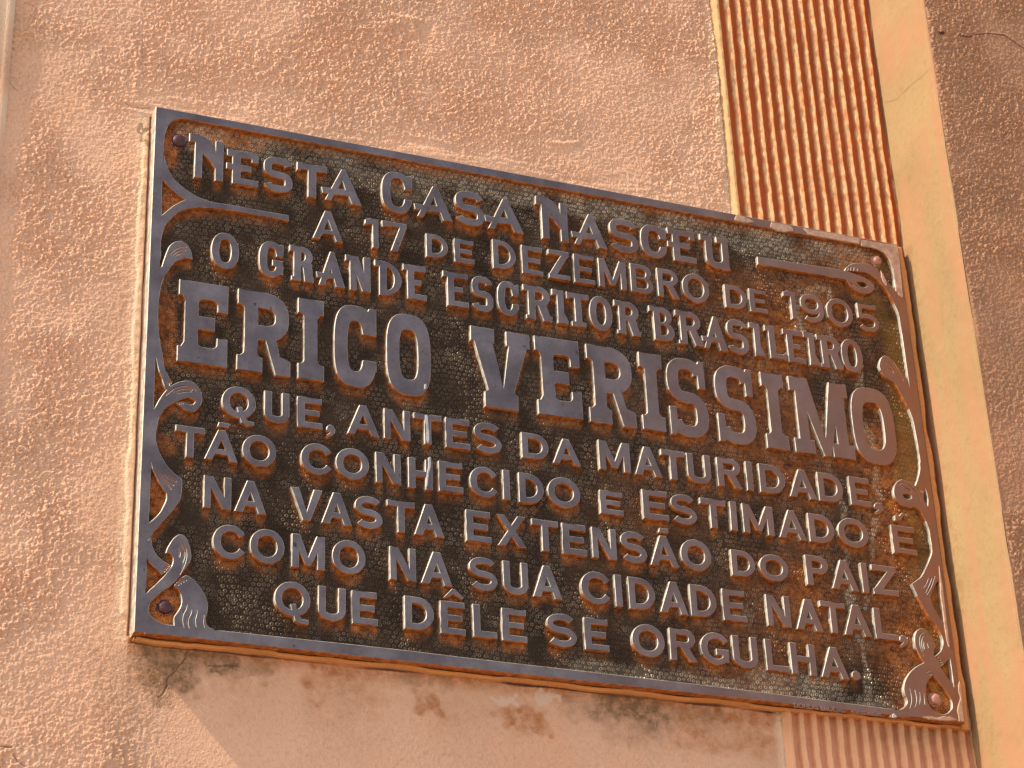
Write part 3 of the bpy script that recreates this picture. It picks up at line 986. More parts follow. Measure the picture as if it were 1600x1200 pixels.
# ------------------------------------------------------------------ the inscription, measured row by row
# row: (style, stem, baseline points, cap-line points, letters (character, left x, right x[, height factor or 't' = measured on the cap line]))
BIG = 1.27
ROWS = [
    ('bar', 7.4, [(302, 278), (565, 320), (849, 372), (1055, 406)], [(356, 233), (1044, 356)],
     [('N', 294, 348, BIG), ('E', 355, 404), ('S', 412, 457), ('T', 464, 511, 't'), ('A', 506, 566), ('C', 597, 645, 1.22), ('A', 650, 708), ('S', 712, 757),
      ('A', 761, 819), ('N', 840, 890, BIG), ('A', 896, 950), ('S', 955, 999), ('C', 1003, 1044), ('E', 1047, 1090), ('U', 1097, 1141)]),
    ('sans', 5.6, [(489, 373), (770, 417), (940, 446), (1134, 478), (1239, 499)], [(513, 331), (770, 375), (814, 383), (1234, 450)],
     [('A', 489, 536), ('1', 571, 592), ('7', 597, 636, 't'), ('D', 666, 700, .80), ('E', 710, 741, .80), ('D', 771, 807), ('E', 816, 849), ('Z', 858, 891), ('E', 898, 930),
      ('M', 937, 980), ('B', 986, 1021), ('R', 1029, 1063), ('O', 1068, 1110), ('D', 1133, 1167, .82), ('E', 1174, 1201, .82), ('1', 1227, 1246), ('9', 1253, 1290), ('0', 1294, 1335), ('5', 1344, 1376)]),
    ('spur', 6.6, [(455, 438), (600, 459), (699, 478), (895, 509), (1104, 541), (1288, 574)], [(449, 383), (691, 422), (884, 454), (1196, 507.5), (1277, 522)],
     [('O', 330, 373), ('G', 405, 443), ('R', 452, 490), ('A', 496, 539), ('N', 541, 580), ('D', 586, 628), ('E', 631, 667), ('E', 692, 732), ('S', 739, 772), ('C', 779, 813), ('R', 819, 863), ('I', 864, 888),
      ('T', 885, 920, 't'), ('O', 923, 959), ('R', 962, 1002), ('B', 1018, 1056), ('R', 1058, 1099), ('A', 1099, 1138), ('S', 1139, 1172), ('I', 1175, 1197), ('L', 1199, 1230), ('E', 1227, 1260), ('I', 1260, 1283), ('R', 1281, 1319), ('O', 1318, 1351)]),
    ('slab', 12.0, [(276, 564), (465, 590), (756, 634.7), (1005, 667), (1243, 706)], [(281, 437), (466.6, 465.6), (733, 506.6), (997, 548), (1232, 587.5)],
     [('E', 276, 354), ('R', 369, 453), ('I', 465, 506), ('C', 521, 588), ('O', 605, 675), ('V', 733, 825, 't'), ('E', 842, 912), ('R', 923, 996), ('I', 1005, 1041), ('S', 1049, 1111), ('S', 1124, 1185), ('I', 1199, 1234), ('M', 1243, 1337), ('O', 1340, 1407)]),
    ('sans', 6.3, [(465, 665.6), (599, 684), (698, 699), (935, 733), (1124, 758), (1331, 788)], [(413, 612.5), (599, 638), (935, 686), (1121, 712.5), (1327, 744)],
     [('Q', 347, 400), ('U', 414, 453), ('E', 465, 504), (',', 508, 523), ('A', 543, 593), ('N', 600, 641), ('T', 647, 690, 't'), ('E', 697, 735), ('S', 742, 785), ('D', 816, 858, .86), ('A', 864, 908, .86),
      ('M', 937, 986), ('A', 993, 1036), ('T', 1031, 1068, 't'), ('U', 1077, 1114), ('R', 1123, 1161), ('I', 1168, 1179), ('D', 1188, 1228), ('A', 1234, 1277), ('D', 1281, 1320), ('E', 1330, 1362), (',', 1365, 1381)]),
    ('sans', 6.3, [(289, 715), (587, 752), (810, 783), (1004, 809.7), (1218, 837), (1397, 864)], [(275, 664), (587, 706), (1004, 763), (1161, 786.6), (1393, 819)],
     [('T', 275, 321, 't'), ('Ã', 319, 371), ('O', 378, 431), ('C', 471, 519), ('O', 525, 577), ('N', 588, 627), ('H', 638, 676), ('E', 686, 724), ('C', 734, 777), ('I', 787, 798), ('D', 811, 850), ('O', 858, 909), ('E', 939, 975, .80),
      ('E', 1006, 1046), ('S', 1051, 1091), ('T', 1093, 1133, 't'), ('I', 1141, 1154), ('M', 1163, 1211), ('A', 1218, 1261), ('D', 1266, 1306), ('O', 1312, 1360), ('É', 1397, 1434)]),
    ('sans', 6.3, [(317, 792), (503, 815), (729, 845), (925, 869), (1145, 898), (1263, 914.5)], [(320, 743), (605, 780), (729, 796), (925, 822), (1260, 866)],
     [('N', 318, 361), ('A', 367, 417), ('V', 454, 503, 't'), ('A', 503, 551), ('S', 555, 598), ('T', 605, 648, 't'), ('A', 648, 695), ('E', 729, 768), ('X', 778, 823), ('T', 830, 871, 't'), ('E', 880, 918), ('N', 926, 964), ('S', 971, 1012), ('Ã', 1017, 1062), ('O', 1066, 1114),
      ('D', 1145, 1182, .86), ('O', 1188, 1233, .86), ('P', 1262, 1297), ('A', 1301, 1343), ('I', 1348, 1360), ('Z', 1366, 1405)]),
    ('sans', 6.3, [(454, 884.7), (608, 904), (963, 947), (1133, 967.5), (1370.6, 998)], [(454, 834), (608, 852.5), (961, 897), (1129, 917.5), (1366, 950)],
     [('C', 332, 382), ('O', 390, 444), ('M', 455, 507), ('O', 519, 571), ('N', 609, 650), ('A', 658, 707), ('S', 734, 778), ('U', 788, 827), ('A', 834, 880), ('C', 910, 955), ('I', 962, 975), ('D', 985, 1026), ('A', 1032, 1076), ('D', 1081, 1122), ('E', 1132, 1168),
      ('N', 1200, 1237), ('A', 1245, 1287), ('T', 1280, 1319, 't'), ('A', 1321, 1364), ('L', 1370, 1405), (',', 1405, 1419)]),
    ('sans', 6.3, [(551, 973), (740, 993.5), (916.6, 1015.5), (1051, 1030), (1238, 1052)], [(496, 913.8), (689, 938), (914, 965), (1196, 998)],
     [('Q', 429, 485), ('U', 497, 540), ('E', 551, 591), ('D', 632, 678), ('Ê', 689, 728), ('L', 740, 777), ('E', 785, 824), ('S', 857, 903), ('E', 915, 953), ('O', 989, 1040), ('R', 1049, 1091), ('G', 1097, 1141), ('U', 1148, 1187), ('L', 1199, 1235), ('H', 1238, 1277), ('A', 1284, 1328), ('.', 1332, 1346)]),
]

letters = []                                   # (area, character, shape)
for style, stem, base, cap, chars in ROWS:
    pb = np.array(mm(base))
    pc_ = np.array(mm(cap))
    kb = np.polyfit(pb[:, 0], pb[:, 1], 1)
    kb[0] *= 0.5
    kb[1] = (pb[:, 1] - kb[0] * pb[:, 0]).mean()
    H = float((pc_[:, 1] - np.polyval(kb, pc_[:, 0])).mean())
    ib = np.polyfit([p[0] for p in base], [p[1] for p in base], 1)
    ic = np.polyfit([p[0] for p in cap], [p[1] for p in cap], 1)
    for c in chars:
        ch, x0, x1 = c[:3]
        opt = c[3] if len(c) > 3 else 1.0
        line = ic if opt == 't' else ib
        hf = 1.0 if opt == 't' else opt
        a, b = mm([(x0, np.polyval(line, x0)), (x1, np.polyval(line, x1))])
        w = b[0] - a[0]
        hgt = H * hf
        z0 = np.polyval(kb, a[0])
        tt = stem * (0.92 if hf < 0.9 else 1.0)
        if ch == ',':
            hgt, z0 = H * 0.40, z0 - H * 0.20
        elif ch == '.':
            hgt = w * 1.0
        rot = random.gauss(0, 0.006)
        polys = []
        jx, jz = random.gauss(0, 0.25), random.gauss(0, 0.2)
        for pts, sg in glyph(ch, w, hgt, tt * random.uniform(0.97, 1.04), style):
            q = [(a[0] + jx + p[0] - rot * p[1], z0 + jz + p[1] + rot * p[0]) for p in pts]
            polys.append((q, sg, 'letter'))
        shp = csg(polys)
        area = w * hgt
        letters.append((area, ch, shp))

# ------------------------------------------------------------------ the frame and its scrolls
CRN = [(243.5, 166), (1403, 382), (1507, 1129.5), (209.2, 986.8)]
OUT = [(-PW / 2 * 1000, PH / 2 * 1000), (PW / 2 * 1000, PH / 2 * 1000), (PW / 2 * 1000, -PH / 2 * 1000), (-PW / 2 * 1000, -PH / 2 * 1000)]


def smooth(pts, n=3, closed=True, keep=38):
    """rounds a traced outline, leaving real corners sharp"""
    out = []
    m = len(pts)
    for i in range(m):
        p0, p1, p2, p3 = (np.array(pts[(i + k) % m], float) for k in (-1, 0, 1, 2))

        def ang(a, b, c):
            u, v = b - a, c - b
            return math.degrees(abs(math.atan2(u[0] * v[1] - u[1] * v[0], u @ v)))
        t1 = (p2 - p0) * 0.5 if ang(p0, p1, p2) < keep else (p2 - p1)
        t2 = (p3 - p1) * 0.5 if ang(p1, p2, p3) < keep else (p2 - p1)
        L = np.linalg.norm(p2 - p1)
        for t_ in (t1, t2):
            k = np.linalg.norm(t_)
            if k > L:
                t_ *= L / k
        k = n if L > 5 else 2
        for j in range(k):
            s_ = j / k
            out.append(tuple((2 * s_ ** 3 - 3 * s_ ** 2 + 1) * p1 + (s_ ** 3 - 2 * s_ ** 2 + s_) * t1 + (-2 * s_ ** 3 + 3 * s_ ** 2) * p2 + (s_ ** 3 - s_ ** 2) * t2))
    return out


OPENING = [(256.5, 240), (256.5, 222), (259, 206), (264, 195), (272, 188), (284, 185.2), (297, 187.3), (340, 195.5), (690, 261), (1140, 345), (1320, 378.5), (1364, 386), (1378, 391.5), (1387, 401), (1392.5, 413),
           (1396, 427), (1398.5, 449), (1444, 760), (1474, 960), (1492, 1085), (1490, 1108), (1478, 1117), (1440, 1113), (1380, 1106), (1140, 1075), (760, 1031), (600, 1012), (345, 985), (300, 980), (240, 976), (230, 970), (228, 930), (234, 780), (241.5, 600), (249, 420)]
SC_L = [
    # upper bar with its two arms
    [(255, 232), (260, 256), (271, 277.5), (287, 293), (309, 307), (330.6, 315), (365, 320.6), (409, 329), (451, 336), (451.5, 345.5), (377.5, 331.5), (327.5, 324.5), (306, 324), (293, 326.5), (281, 331), (271, 338), (257, 356), (251.5, 377.5), (251, 405), (240, 420), (242, 240)],
    # leaf, stem and the stroke running down to the curl
    [(252.5, 416.5), (257, 402.5), (263, 387), (268, 381), (274, 377.5), (284, 376), (293, 382), (299, 393), (301, 406), (296, 404), (287, 403.5), (274, 409.5), (262, 425), (254, 440), (249, 462.5), (247, 494), (249, 525), (254, 553), (257, 573), (261, 583), (269.5, 598), (262, 610), (258, 607), (253, 592), (247, 575), (244, 560), (236, 560), (243, 418)],
    # curl
    [(241.5, 637), (250, 622), (260, 609), (270, 601), (280, 596.5), (293, 594.5), (302, 597), (310, 604), (315, 614), (316, 624), (313, 634), (307, 641), (298, 643), (288, 640), (280, 634), (274, 629), (268, 631), (260, 637), (253, 646), (247.5, 656), (244, 675), (236, 690), (237, 640)],
    # bow below it
    [(243.5, 668), (244, 687), (247, 700), (253, 714), (262, 728), (272, 739), (284, 748), (285, 755), (284, 768), (282, 780), (278, 788), (268, 800), (258, 811), (248, 823), (240, 831), (236.5, 838), (229, 845), (231, 818), (242, 809), (250, 800), (256, 789), (260, 779), (260, 771), (256, 766), (248, 754), (242, 741), (237, 728), (236, 690)],
    # strand crossing behind
    [(236, 838), (238, 852), (243, 864), (250, 872), (258, 878), (267, 883.5), (262, 892), (253, 898), (243, 888.5), (235, 880), (230, 873), (226, 850)],
    # front strand
    [(226, 930), (232, 923), (240, 916), (248, 908), (256, 900), (264, 890), (269, 882), (270.5, 874), (268.5, 868), (265, 864.5), (259, 863.5), (261, 857), (266, 848), (272, 840), (279, 835), (285, 835.5), (292, 841), (296, 852), (298.5, 863), (298.5, 873), (295, 882), (288, 891), (283, 898), (276, 907), (268, 914.5), (260, 920), (248, 929), (237, 939), (226, 948)],
    # fan at the bottom corner
    [(271.5, 915), (281, 904), (290, 898.5), (296, 900), (306, 909), (315, 920), (322, 933), (325, 945), (324, 956), (322, 965), (322.5, 974), (327, 980), (336, 984), (330, 992), (272, 988), (272, 976.5), (271.5, 965), (275, 959), (281, 950), (284, 940), (283, 931), (279, 922)],
    # corner below the lower screw
    [(226, 938), (237, 939), (233, 947), (232.8, 956), (238, 964), (248, 971), (260, 975.5), (272, 976.5), (274, 992), (226, 990)],
]
HL_L = [
    [(254, 280), (263, 291), (276, 303), (289, 312), (282, 315), (270, 322), (260, 330), (253, 336), (252.7, 310)],
    [(275, 628), (285, 623.5), (295, 621.8), (302, 623.5), (305, 627.5), (302, 631.5), (296, 632), (290, 629.5), (287, 626.8)],
]
SC_R = [
    # upper strand with the curled bar
    [(1319, 424.5), (1322, 418), (1330, 412.5), (1340, 410.5), (1352, 411.5), (1360, 414), (1370, 420.5), (1380, 431), (1390, 443), (1397.5, 451), (1404, 466), (1416, 510), (1410, 515), (1407, 499), (1400, 481), (1390, 461), (1380, 447), (1371, 437.5), (1362, 430), (1352, 426), (1344, 424.5), (1332, 423)],
    [(1183, 400.5), (1250, 411.5), (1318, 422), (1345, 431.5), (1358, 437.5), (1366, 445), (1367, 452), (1360, 458), (1350, 459), (1340, 455.5), (1330, 448.5), (1322, 437), (1250, 424), (1184, 412.8)],
    # leaf
    [(1374, 573), (1374.5, 565), (1377.5, 558), (1383, 555), (1390, 558), (1400, 568), (1408, 579), (1415, 589), (1419, 596), (1423, 613), (1436, 620), (1450, 720), (1437.5, 726), (1437, 716), (1435, 700), (1431, 680), (1427, 659), (1420, 639), (1410, 620), (1402, 606), (1394, 595.5), (1384, 590), (1381, 588)],
    # curl
    [(1437, 722), (1437, 735), (1434, 748), (1430, 758.5), (1420, 752), (1410, 748.5), (1402, 752), (1397, 761), (1396.5, 771), (1400, 780), (1405.5, 786), (1413, 791), (1423, 793.5), (1431, 792.5), (1436, 796), (1442, 806), (1448, 818), (1452, 830), (1454, 845), (1468, 850), (1450, 730)],
    # bow
    [(1453.5, 838), (1456, 860), (1454.5, 868), (1448, 884), (1440, 900), (1432, 906.5), (1424.5, 912), (1430, 924), (1435, 935), (1442, 948), (1450, 961), (1457, 970), (1464, 980), (1469, 989), (1473, 999), (1473, 1009), (1469, 1018), (1461, 1025), (1468, 1044), (1476, 1037), (1486, 1027), (1488, 1000), (1466, 840)],
    # fan at the bottom corner
    [(1444, 1035), (1434, 1040), (1425, 1047), (1418, 1056), (1413.5, 1066), (1412, 1075), (1413.5, 1084), (1417, 1092), (1417.5, 1098), (1414, 1104), (1406, 1108.5), (1396, 1108.5), (1390, 1120), (1455, 1122), (1455, 1107), (1450, 1098), (1447, 1085), (1447, 1074), (1450, 1064.5), (1458, 1056), (1452, 1046)],
    # strand in front
    [(1438, 981.5), (1432, 986), (1429, 996), (1430, 1009), (1433, 1016.5), (1439, 1028), (1444, 1036), (1450, 1045.5), (1457.5, 1055.5), (1465, 1063.5), (1473, 1073.5), (1482, 1086), (1487, 1096), (1488, 1104), (1486, 1110), (1500, 1112), (1494, 1080), (1486, 1066), (1478, 1054.5), (1470, 1043), (1465, 1034), (1460, 1025), (1459.5, 1017), (1463, 1010), (1459, 1001), (1453, 991.5), (1445, 983)],
    # corner under the lower screw
    [(1455, 1107), (1465, 1114), (1474, 1115.8), (1481, 1114), (1486, 1108.5), (1500, 1108), (1502, 1126), (1452, 1124)],
]
HL_R = [
    [(1339, 440.5), (1346, 440), (1353, 443), (1355.5, 447), (1351, 449), (1344, 447)],
    [(1411, 772.5), (1417, 771), (1423, 773.5), (1424.5, 778), (1419, 780), (1413, 778)],
    [(1446, 764), (1443.5, 775), (1444.5, 781), (1449.5, 790), (1449.5, 778)],
    [(1465, 908), (1460, 918), (1454, 933), (1458, 946), (1466, 961), (1476.5, 974), (1474, 956), (1471, 932), (1468, 911)],
]
# engraved hair lines on the scrolls
CUT_L = [[(265, 397), (275, 388), (285, 384.5), (291, 385.5)], [(269, 399), (277, 392.5), (285, 390), (289, 391)], [(273, 400), (279, 396), (286, 394.5)],
         [(259, 618), (268, 609), (280, 603), (293, 602.5), (302, 606), (306, 610)], [(271, 612), (281, 608), (292, 606.5), (300, 609)], [(277, 615), (286, 611.5), (298, 612)],
         [(247, 735.5), (253, 747), (260, 755), (267, 764)], [(257, 743), (263, 751), (271, 758)], [(264, 743), (269, 748.5), (275, 752)],
         [(281, 843), (287, 850), (291, 860), (291, 872), (287, 885), (281, 897)], [(283, 853), (288, 862), (288, 870), (285, 879)], [(279, 858), (281, 864), (280, 870)],
         [(292, 945), (290, 952), (285, 960), (284, 970), (287, 980)], [(299, 953), (298, 958), (293, 967), (293, 976), (295, 981)], [(307.5, 953), (307, 959), (303.5, 969), (306, 979)], [(318.5, 961), (317, 968), (317, 975), (319, 980)],
         [(252, 889), (257, 893)], [(254, 886.5), (259.5, 890)], [(256, 884), (262, 888)], [(258.5, 881), (264, 885)],
         [(274, 911), (279, 914)], [(277, 908), (283, 912)], [(280, 905), (287, 909)], [(283, 903), (291, 907)],
         [(262, 596), (264.5, 602)], [(265, 596), (267, 600)], [(277, 628.5), (280, 631.5)], [(280, 627.5), (283, 631)], [(283, 627), (286, 630.5)]]
CUT_R = [[(1384, 568), (1390, 566.5), (1397, 575), (1404, 586)], [(1387, 576.5), (1392, 576.5), (1396, 582)], [(1393, 563), (1400, 573), (1411, 594)],
         [(1404, 757), (1411, 753.5), (1420, 757), (1430, 766), (1440, 782)], [(1407, 759), (1416, 760), (1424, 768)], [(1413, 762), (1419, 764), (1423, 768)],
         [(1450, 903.5), (1447, 911), (1442.5, 918)], [(1455.5, 903), (1451, 914), (1446, 925)], [(1460.5, 900), (1454, 918), (1448, 929)],
         [(1443, 988), (1437, 991), (1435.5, 1001), (1437, 1012), (1443, 1024)], [(1442, 994), (1439, 1000), (1439, 1008), (1442, 1016)], [(1443, 1003), (1442, 1008), (1444, 1014)], [(1448, 1005), (1450, 1012)],
         [(1421, 1076), (1423, 1086), (1424, 1096), (1421, 1106)], [(1429, 1078), (1431.5, 1090), (1431, 1098), (1429, 1104)], [(1436.5, 1082), (1437, 1092), (1436, 1100)], [(1443, 1084), (1443.5, 1094), (1444.5, 1100)],
         [(1462, 1026), (1466, 1027.5)], [(1464, 1030), (1469, 1031)], [(1466, 1034), (1471, 1034.5)], [(1468, 1038), (1473, 1037.5)],
         [(1448, 1050), (1452, 1048)], [(1452, 1054), (1456, 1052)], [(1432, 761), (1436, 764)], [(1435, 763), (1438, 767)], [(1438, 764), (1441, 769)],
         [(1325, 419), (1323, 423)], [(1329, 417.5), (1327.5, 424)], [(1334, 418), (1332, 425)], [(1339, 419.5), (1338, 424.5)], [(1327, 440), (1333, 446)], [(1331, 441), (1337, 448)], [(1335, 442), (1342, 450)]]

polys = [(OUT, 1, 'border_frame'), (mm(smooth(OPENING)), -1, '')]
for tag, sc_, hl in (('scroll_left', SC_L, HL_L), ('scroll_right', SC_R, HL_R)):
    for p in sc_:
        polys.append((mm(smooth(p)), 1, tag))
    for p in hl:
        polys.append((mm(smooth(p)), -1, ''))
# the stretch of scroll that lies on the border itself stays border
inner = []
base_polys = list(polys)
STEP = 0.0008
frame_low = csg(base_polys)
cuts = []
for p in CUT_L + CUT_R:
    q = mm(p)
    path = []
    for i in range(len(q) - 1):
        for j in range(4):
            path.append((q[i][0] + (q[i + 1][0] - q[i][0]) * j / 4, q[i][1] + (q[i + 1][1] - q[i][1]) * j / 4))
    path.append(q[-1])
    # soften the corners
    for _ in range(3):
        path = [path[0]] + [((path[i - 1][0] + path[i + 1][0] + 2 * path[i][0]) / 4, (path[i - 1][1] + path[i + 1][1] + 2 * path[i][1]) / 4) for i in range(1, len(path) - 1)] + [path[-1]]
    cuts.append((stroke(path, 0.75, lambda s_: 0.25 + 0.75 * math.sin(math.pi * min(max(s_, 0.02), 0.98))), -1, ''))
frame_top = csg(base_polys + cuts)

# ------------------------------------------------------------------ masks on the plaque for patina
RES = 1.0
GX0, GZ0 = -PW / 2 * 1000, -PH / 2 * 1000
NX, NZ = int(PW * 1000 / RES) + 1, int(PH * 1000 / RES) + 1
mask = np.zeros((NX, NZ), dtype=np.float32)


def raster(shape):
    V, tris, _ = shape
    for f in tris:
        (ax, az), (bx_, bz), (cx, cz) = ((V[i].x - GX0, V[i].y - GZ0) for i in f)
        i0, i1 = max(0, int(min(ax, bx_, cx))), min(NX - 1, int(max(ax, bx_, cx)) + 1)
        j0, j1 = max(0, int(min(az, bz, cz))), min(NZ - 1, int(max(az, bz, cz)) + 1)
        if i1 < i0 or j1 < j0:
            continue
        gx, gz = np.meshgrid(np.arange(i0, i1 + 1), np.arange(j0, j1 + 1), indexing='ij')
        d = (bx_ - ax) * (cz - az) - (cx - ax) * (bz - az)
        l1 = ((bx_ - gx) * (cz - gz) - (cx - gx) * (bz - gz)) / d
        l2 = ((cx - gx) * (az - gz) - (ax - gx) * (cz - gz)) / d
        ok = (l1 >= -0.02) & (l2 >= -0.02) & (l1 + l2 <= 1.02)
        mask[i0:i1 + 1, j0:j1 + 1] = np.maximum(mask[i0:i1 + 1, j0:j1 + 1], ok)


raster(frame_low)
for _, _, shp in letters:
    raster(shp)


def blur(a, n):
    for _ in range(n):
        a = (np.roll(a, 1, 0) + np.roll(a, -1, 0) + np.roll(a, 1, 1) + np.roll(a, -1, 1) + 2 * a) / 6
    return a


soft = blur(mask, 6)
rust_bounce_map = np.zeros_like(mask)
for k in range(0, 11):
    rust_bounce_map = np.maximum(rust_bounce_map, np.roll(mask, -k, 1) * (1 - k / 11) ** 0.8)        # below each raised edge
rust_bounce_map = blur(rust_bounce_map, 2) * 0.9
rust_bounce_map = np.maximum(rust_bounce_map, np.clip(soft * 2.1 - 0.35, 0, 1) * 0.85)
gx, gz = np.meshgrid((np.arange(NX) * RES + GX0) / 1000, (np.arange(NZ) * RES + GZ0) / 1000, indexing='ij')
rust_bounce_map *= np.clip(0.72 + 0.75 * vnoise(gx, gz, 0.028, 81), 0.1, 1)


def PXM(px, py):
    x, z = on_wall(px, py, YG)
    return x, z - OZ


# scroll pockets and left rim are rusty all over
for pxs, r, a in (([(262, 310), (262, 320)], 0.018, .9), ([(246, 600), (248, 610)], 0.016, .8), ([(243, 760), (248, 790)], 0.014, .9), ([(236, 900)], 0.016, .9), ([(255, 948)], 0.024, 1.0), ([(270, 200), (400, 225)], 0.012, .8),
                  ([(262, 215), (262, 250)], 0.012, .9), ([(258, 470), (262, 560)], 0.012, .6), ([(255, 690), (262, 700)], 0.01, .5), ([(1465, 1085)], 0.024, 1.0), ([(1465, 940)], 0.014, .8), ([(1482, 1050)], 0.012, .8)):
    q = [PXM(*p) for p in pxs]
    d = dist_line(gx, gz, q if len(q) > 1 else q * 2)
    rust_bounce_map = np.maximum(rust_bounce_map, a * (1 - sstep(r * 0.5, r, d)))
verd = np.zeros_like(mask)
for pxs, r, a in (([(1400, 520), (1412, 640), (1425, 700), (1415, 740)], 0.022, .85), ([(1365, 470), (1395, 540)], 0.016, .6), ([(1440, 870), (1425, 890)], 0.012, .6), ([(1455, 990), (1465, 1005)], 0.010, .7), ([(1466, 1085), (1466, 930)], 0.012, .6), ([(1380, 420)], 0.016, .4),
                  ([(1420, 800), (1440, 850)], 0.010, .6)):
    q = [PXM(*p) for p in pxs]
    d = dist_line(gx, gz, q if len(q) > 1 else q * 2)
    verd = np.maximum(verd, a * (1 - sstep(r * 0.3, r, d)))
worn = np.zeros_like(mask)
for pxs, r, a in (([(300, 215), (600, 262), (900, 318), (1130, 362)], 0.022, .75), ([(480, 262), (760, 330)], 0.014, .45), ([(1160, 372), (1350, 410)], 0.026, .85), ([(1300, 430), (1240, 480), (1252, 500)], 0.008, .9),
                  ([(900, 1040), (1100, 1066), (1300, 1090), (1390, 1100)], 0.010, .95), ([(1180, 1058), (1300, 1080)], 0.016, .9), ([(1260, 400), (1246, 470), (1250, 520)], 0.006, .8), ([(1291, 430), (1296, 500), (1302, 600)], 0.004, .9),
                  ([(1285, 650), (1292, 720), (1318, 800), (1326, 930), (1345, 1010), (1358, 1090)], 0.005, .9), ([(1345, 560), (1342, 640), (1365, 700), (1370, 780), (1362, 870), (1352, 950)], 0.005, .85), ([(1180, 930), (1215, 960)], 0.016, .6),
                  ([(1120, 500), (1180, 520)], 0.012, .5), ([(262, 250), (270, 275)], 0.008, .5), ([(1090, 900), (1130, 930), (1160, 960)], 0.018, .5), ([(1070, 380), (1090, 440)], 0.006, .6)):
    q = [PXM(*p) for p in pxs]
    d = dist_line(gx + 0.003 * vnoise(gx, gz, 0.01, 84), gz, q if len(q) > 1 else q * 2)
    worn = np.maximum(worn, a * (1 - sstep(r * 0.35, r, d)))
worn = worn * np.clip(0.75 + 0.6 * vnoise(gx, gz, 0.02, 82), 0, 1)
# brownish cast over the right half: bounce off the side return, painted in
rust_bounce_map = np.maximum(rust_bounce_map, 0.80 * sstep(-0.05, 0.34, gx) * np.clip(0.5 + 0.6 * vnoise(gx, gz, 0.05, 83), 0, 1))


def sample(m, x, z):
    i = np.clip(np.round((x * 1000 - GX0) / RES).astype(int), 0, NX - 1)
    j = np.clip(np.round((z * 1000 - GZ0) / RES).astype(int), 0, NZ - 1)
    return m[i, j]


wall['kind'] = 'thing'

# ================================================================== THE PLAQUE
plaque = thing('commemorative_plaque', 'large bronze plaque with raised lettering naming the writer, bolted flat on the pink wall', 'plaque', (0, 0, OZ))
bpy.context.view_layer.update()
INV = plaque.matrix_world.inverted()


def part(name, me, mats, parent=plaque):
    o = link(name, me, None, mats)
    o.parent = parent
    o.matrix_parent_inverse = INV
    return o


# stippled back plate: slab, ground and punched rings in one mesh
xs = np.linspace(-PW / 2 + 0.0002, PW / 2 - 0.0002, 300)
zs = np.linspace(-PH / 2 + 0.0002, PH / 2 - 0.0002, 202)
Xp, Zp = np.meshgrid(xs, zs, indexing='ij')
Yp = YG - 0.0002 * vnoise(Xp, Zp, 0.02, 91)
n, m_ = Xp.shape
co = [np.stack([Xp, Yp, Zp], -1).reshape(-1, 3)]
ii = np.arange(n * m_).reshape(n, m_)
quads = [np.stack([ii[:-1, :-1], ii[1:, :-1], ii[1:, 1:], ii[:-1, 1:]], -1).reshape(-1, 4)]
matq = [np.zeros(len(quads[0]), int)]
# sides of the slab
cnt = n * m_
rim = np.concatenate([ii[:, 0], ii[-1, 1:], ii[-2::-1, -1], ii[0, -2:0:-1]])
fl = co[0][rim].copy()
bk = fl.copy()
bk[:, 1] = 0.004
co.append(np.concatenate([fl, bk]))
k = len(rim)
a_ = np.arange(k)
b_ = (a_ + 1) % k
sideq = np.stack([cnt + a_, cnt + k + a_, cnt + k + b_, cnt + b_], -1)
quads.append(sideq)
mid = (fl + fl[b_]) / 2
matq.append(np.where(mid[:, 2] < -PH / 2 + 0.001, 2, 1))
cnt += 2 * k
# rings
rng = np.random.default_rng(5)
SP = 0.00455
rows_n = int(PH / (SP * 0.88))
pts = []
for r in range(rows_n):
    zz = -PH / 2 + 0.006 + r * SP * 0.88
    nn = int((PW - 0.012) / SP)
    xx = -PW / 2 + 0.006 + (np.arange(nn) + 0.5 * (r % 2)) * SP
    pts.append(np.stack([xx, np.full(nn, zz)], -1))
pts = np.concatenate(pts)
wave = 0.0022 * np.stack([vnoise(pts[:, 0], pts[:, 1], 0.03, 92), vnoise(pts[:, 0], pts[:, 1], 0.03, 93)], -1)
pts = pts + wave + rng.normal(0, 0.00052, pts.shape)
keep = (np.abs(pts[:, 0]) < PW / 2 - 0.006) & (np.abs(pts[:, 1]) < PH / 2 - 0.006) & (rng.random(len(pts)) > 0.03) & (sample(mask, pts[:, 0], pts[:, 1]) < 0.5)
pts = pts[keep]
K = len(pts)
SEG = 10
ang = np.linspace(0, 2 * np.pi, SEG, endpoint=False)
R0 = 0.00178 * rng.uniform(0.86, 1.10, K)
HR = 0.00100 * rng.uniform(0.6, 1.25, K)
prof = ((1.10, 0.0), (0.86, 0.80), (0.68, 1.0), (0.50, 0.75), (0.28, 0.02))
vr = []
for q, hq in prof:
    vx = pts[:, 0, None] + (R0 * q)[:, None] * np.cos(ang)
    vz = pts[:, 1, None] + (R0 * q)[:, None] * np.sin(ang)
    vy = np.repeat((YG - HR * hq + (0.00012 if hq == 0 else 0.0))[:, None] if isinstance(HR, np.ndarray) else 0, SEG, 1)
    vr.append(np.stack([vx, vy, vz], -1))
vr = np.stack(vr, 1)                           # K, profile, SEG, 3
co.append(vr.reshape(-1, 3))
idx = cnt + np.arange(K * len(prof) * SEG).reshape(K, len(prof), SEG)
nxt = np.roll(idx, -1, 2)
rq = np.stack([idx[:, :-1], nxt[:, :-1], nxt[:, 1:], idx[:, 1:]], -1).reshape(-1, 4)
quads.append(rq)
matq.append(np.zeros(len(rq), int))
co = np.concatenate(co)
allq = np.concatenate(quads)
mats_ = np.concatenate(matq)
me = bpy.data.meshes.new('back_plate')
me.vertices.add(len(co))
cz = co.copy()
cz[:, 2] += OZ
me.vertices.foreach_set('co', cz.astype(np.float32).ravel())
me.loops.add(allq.size)
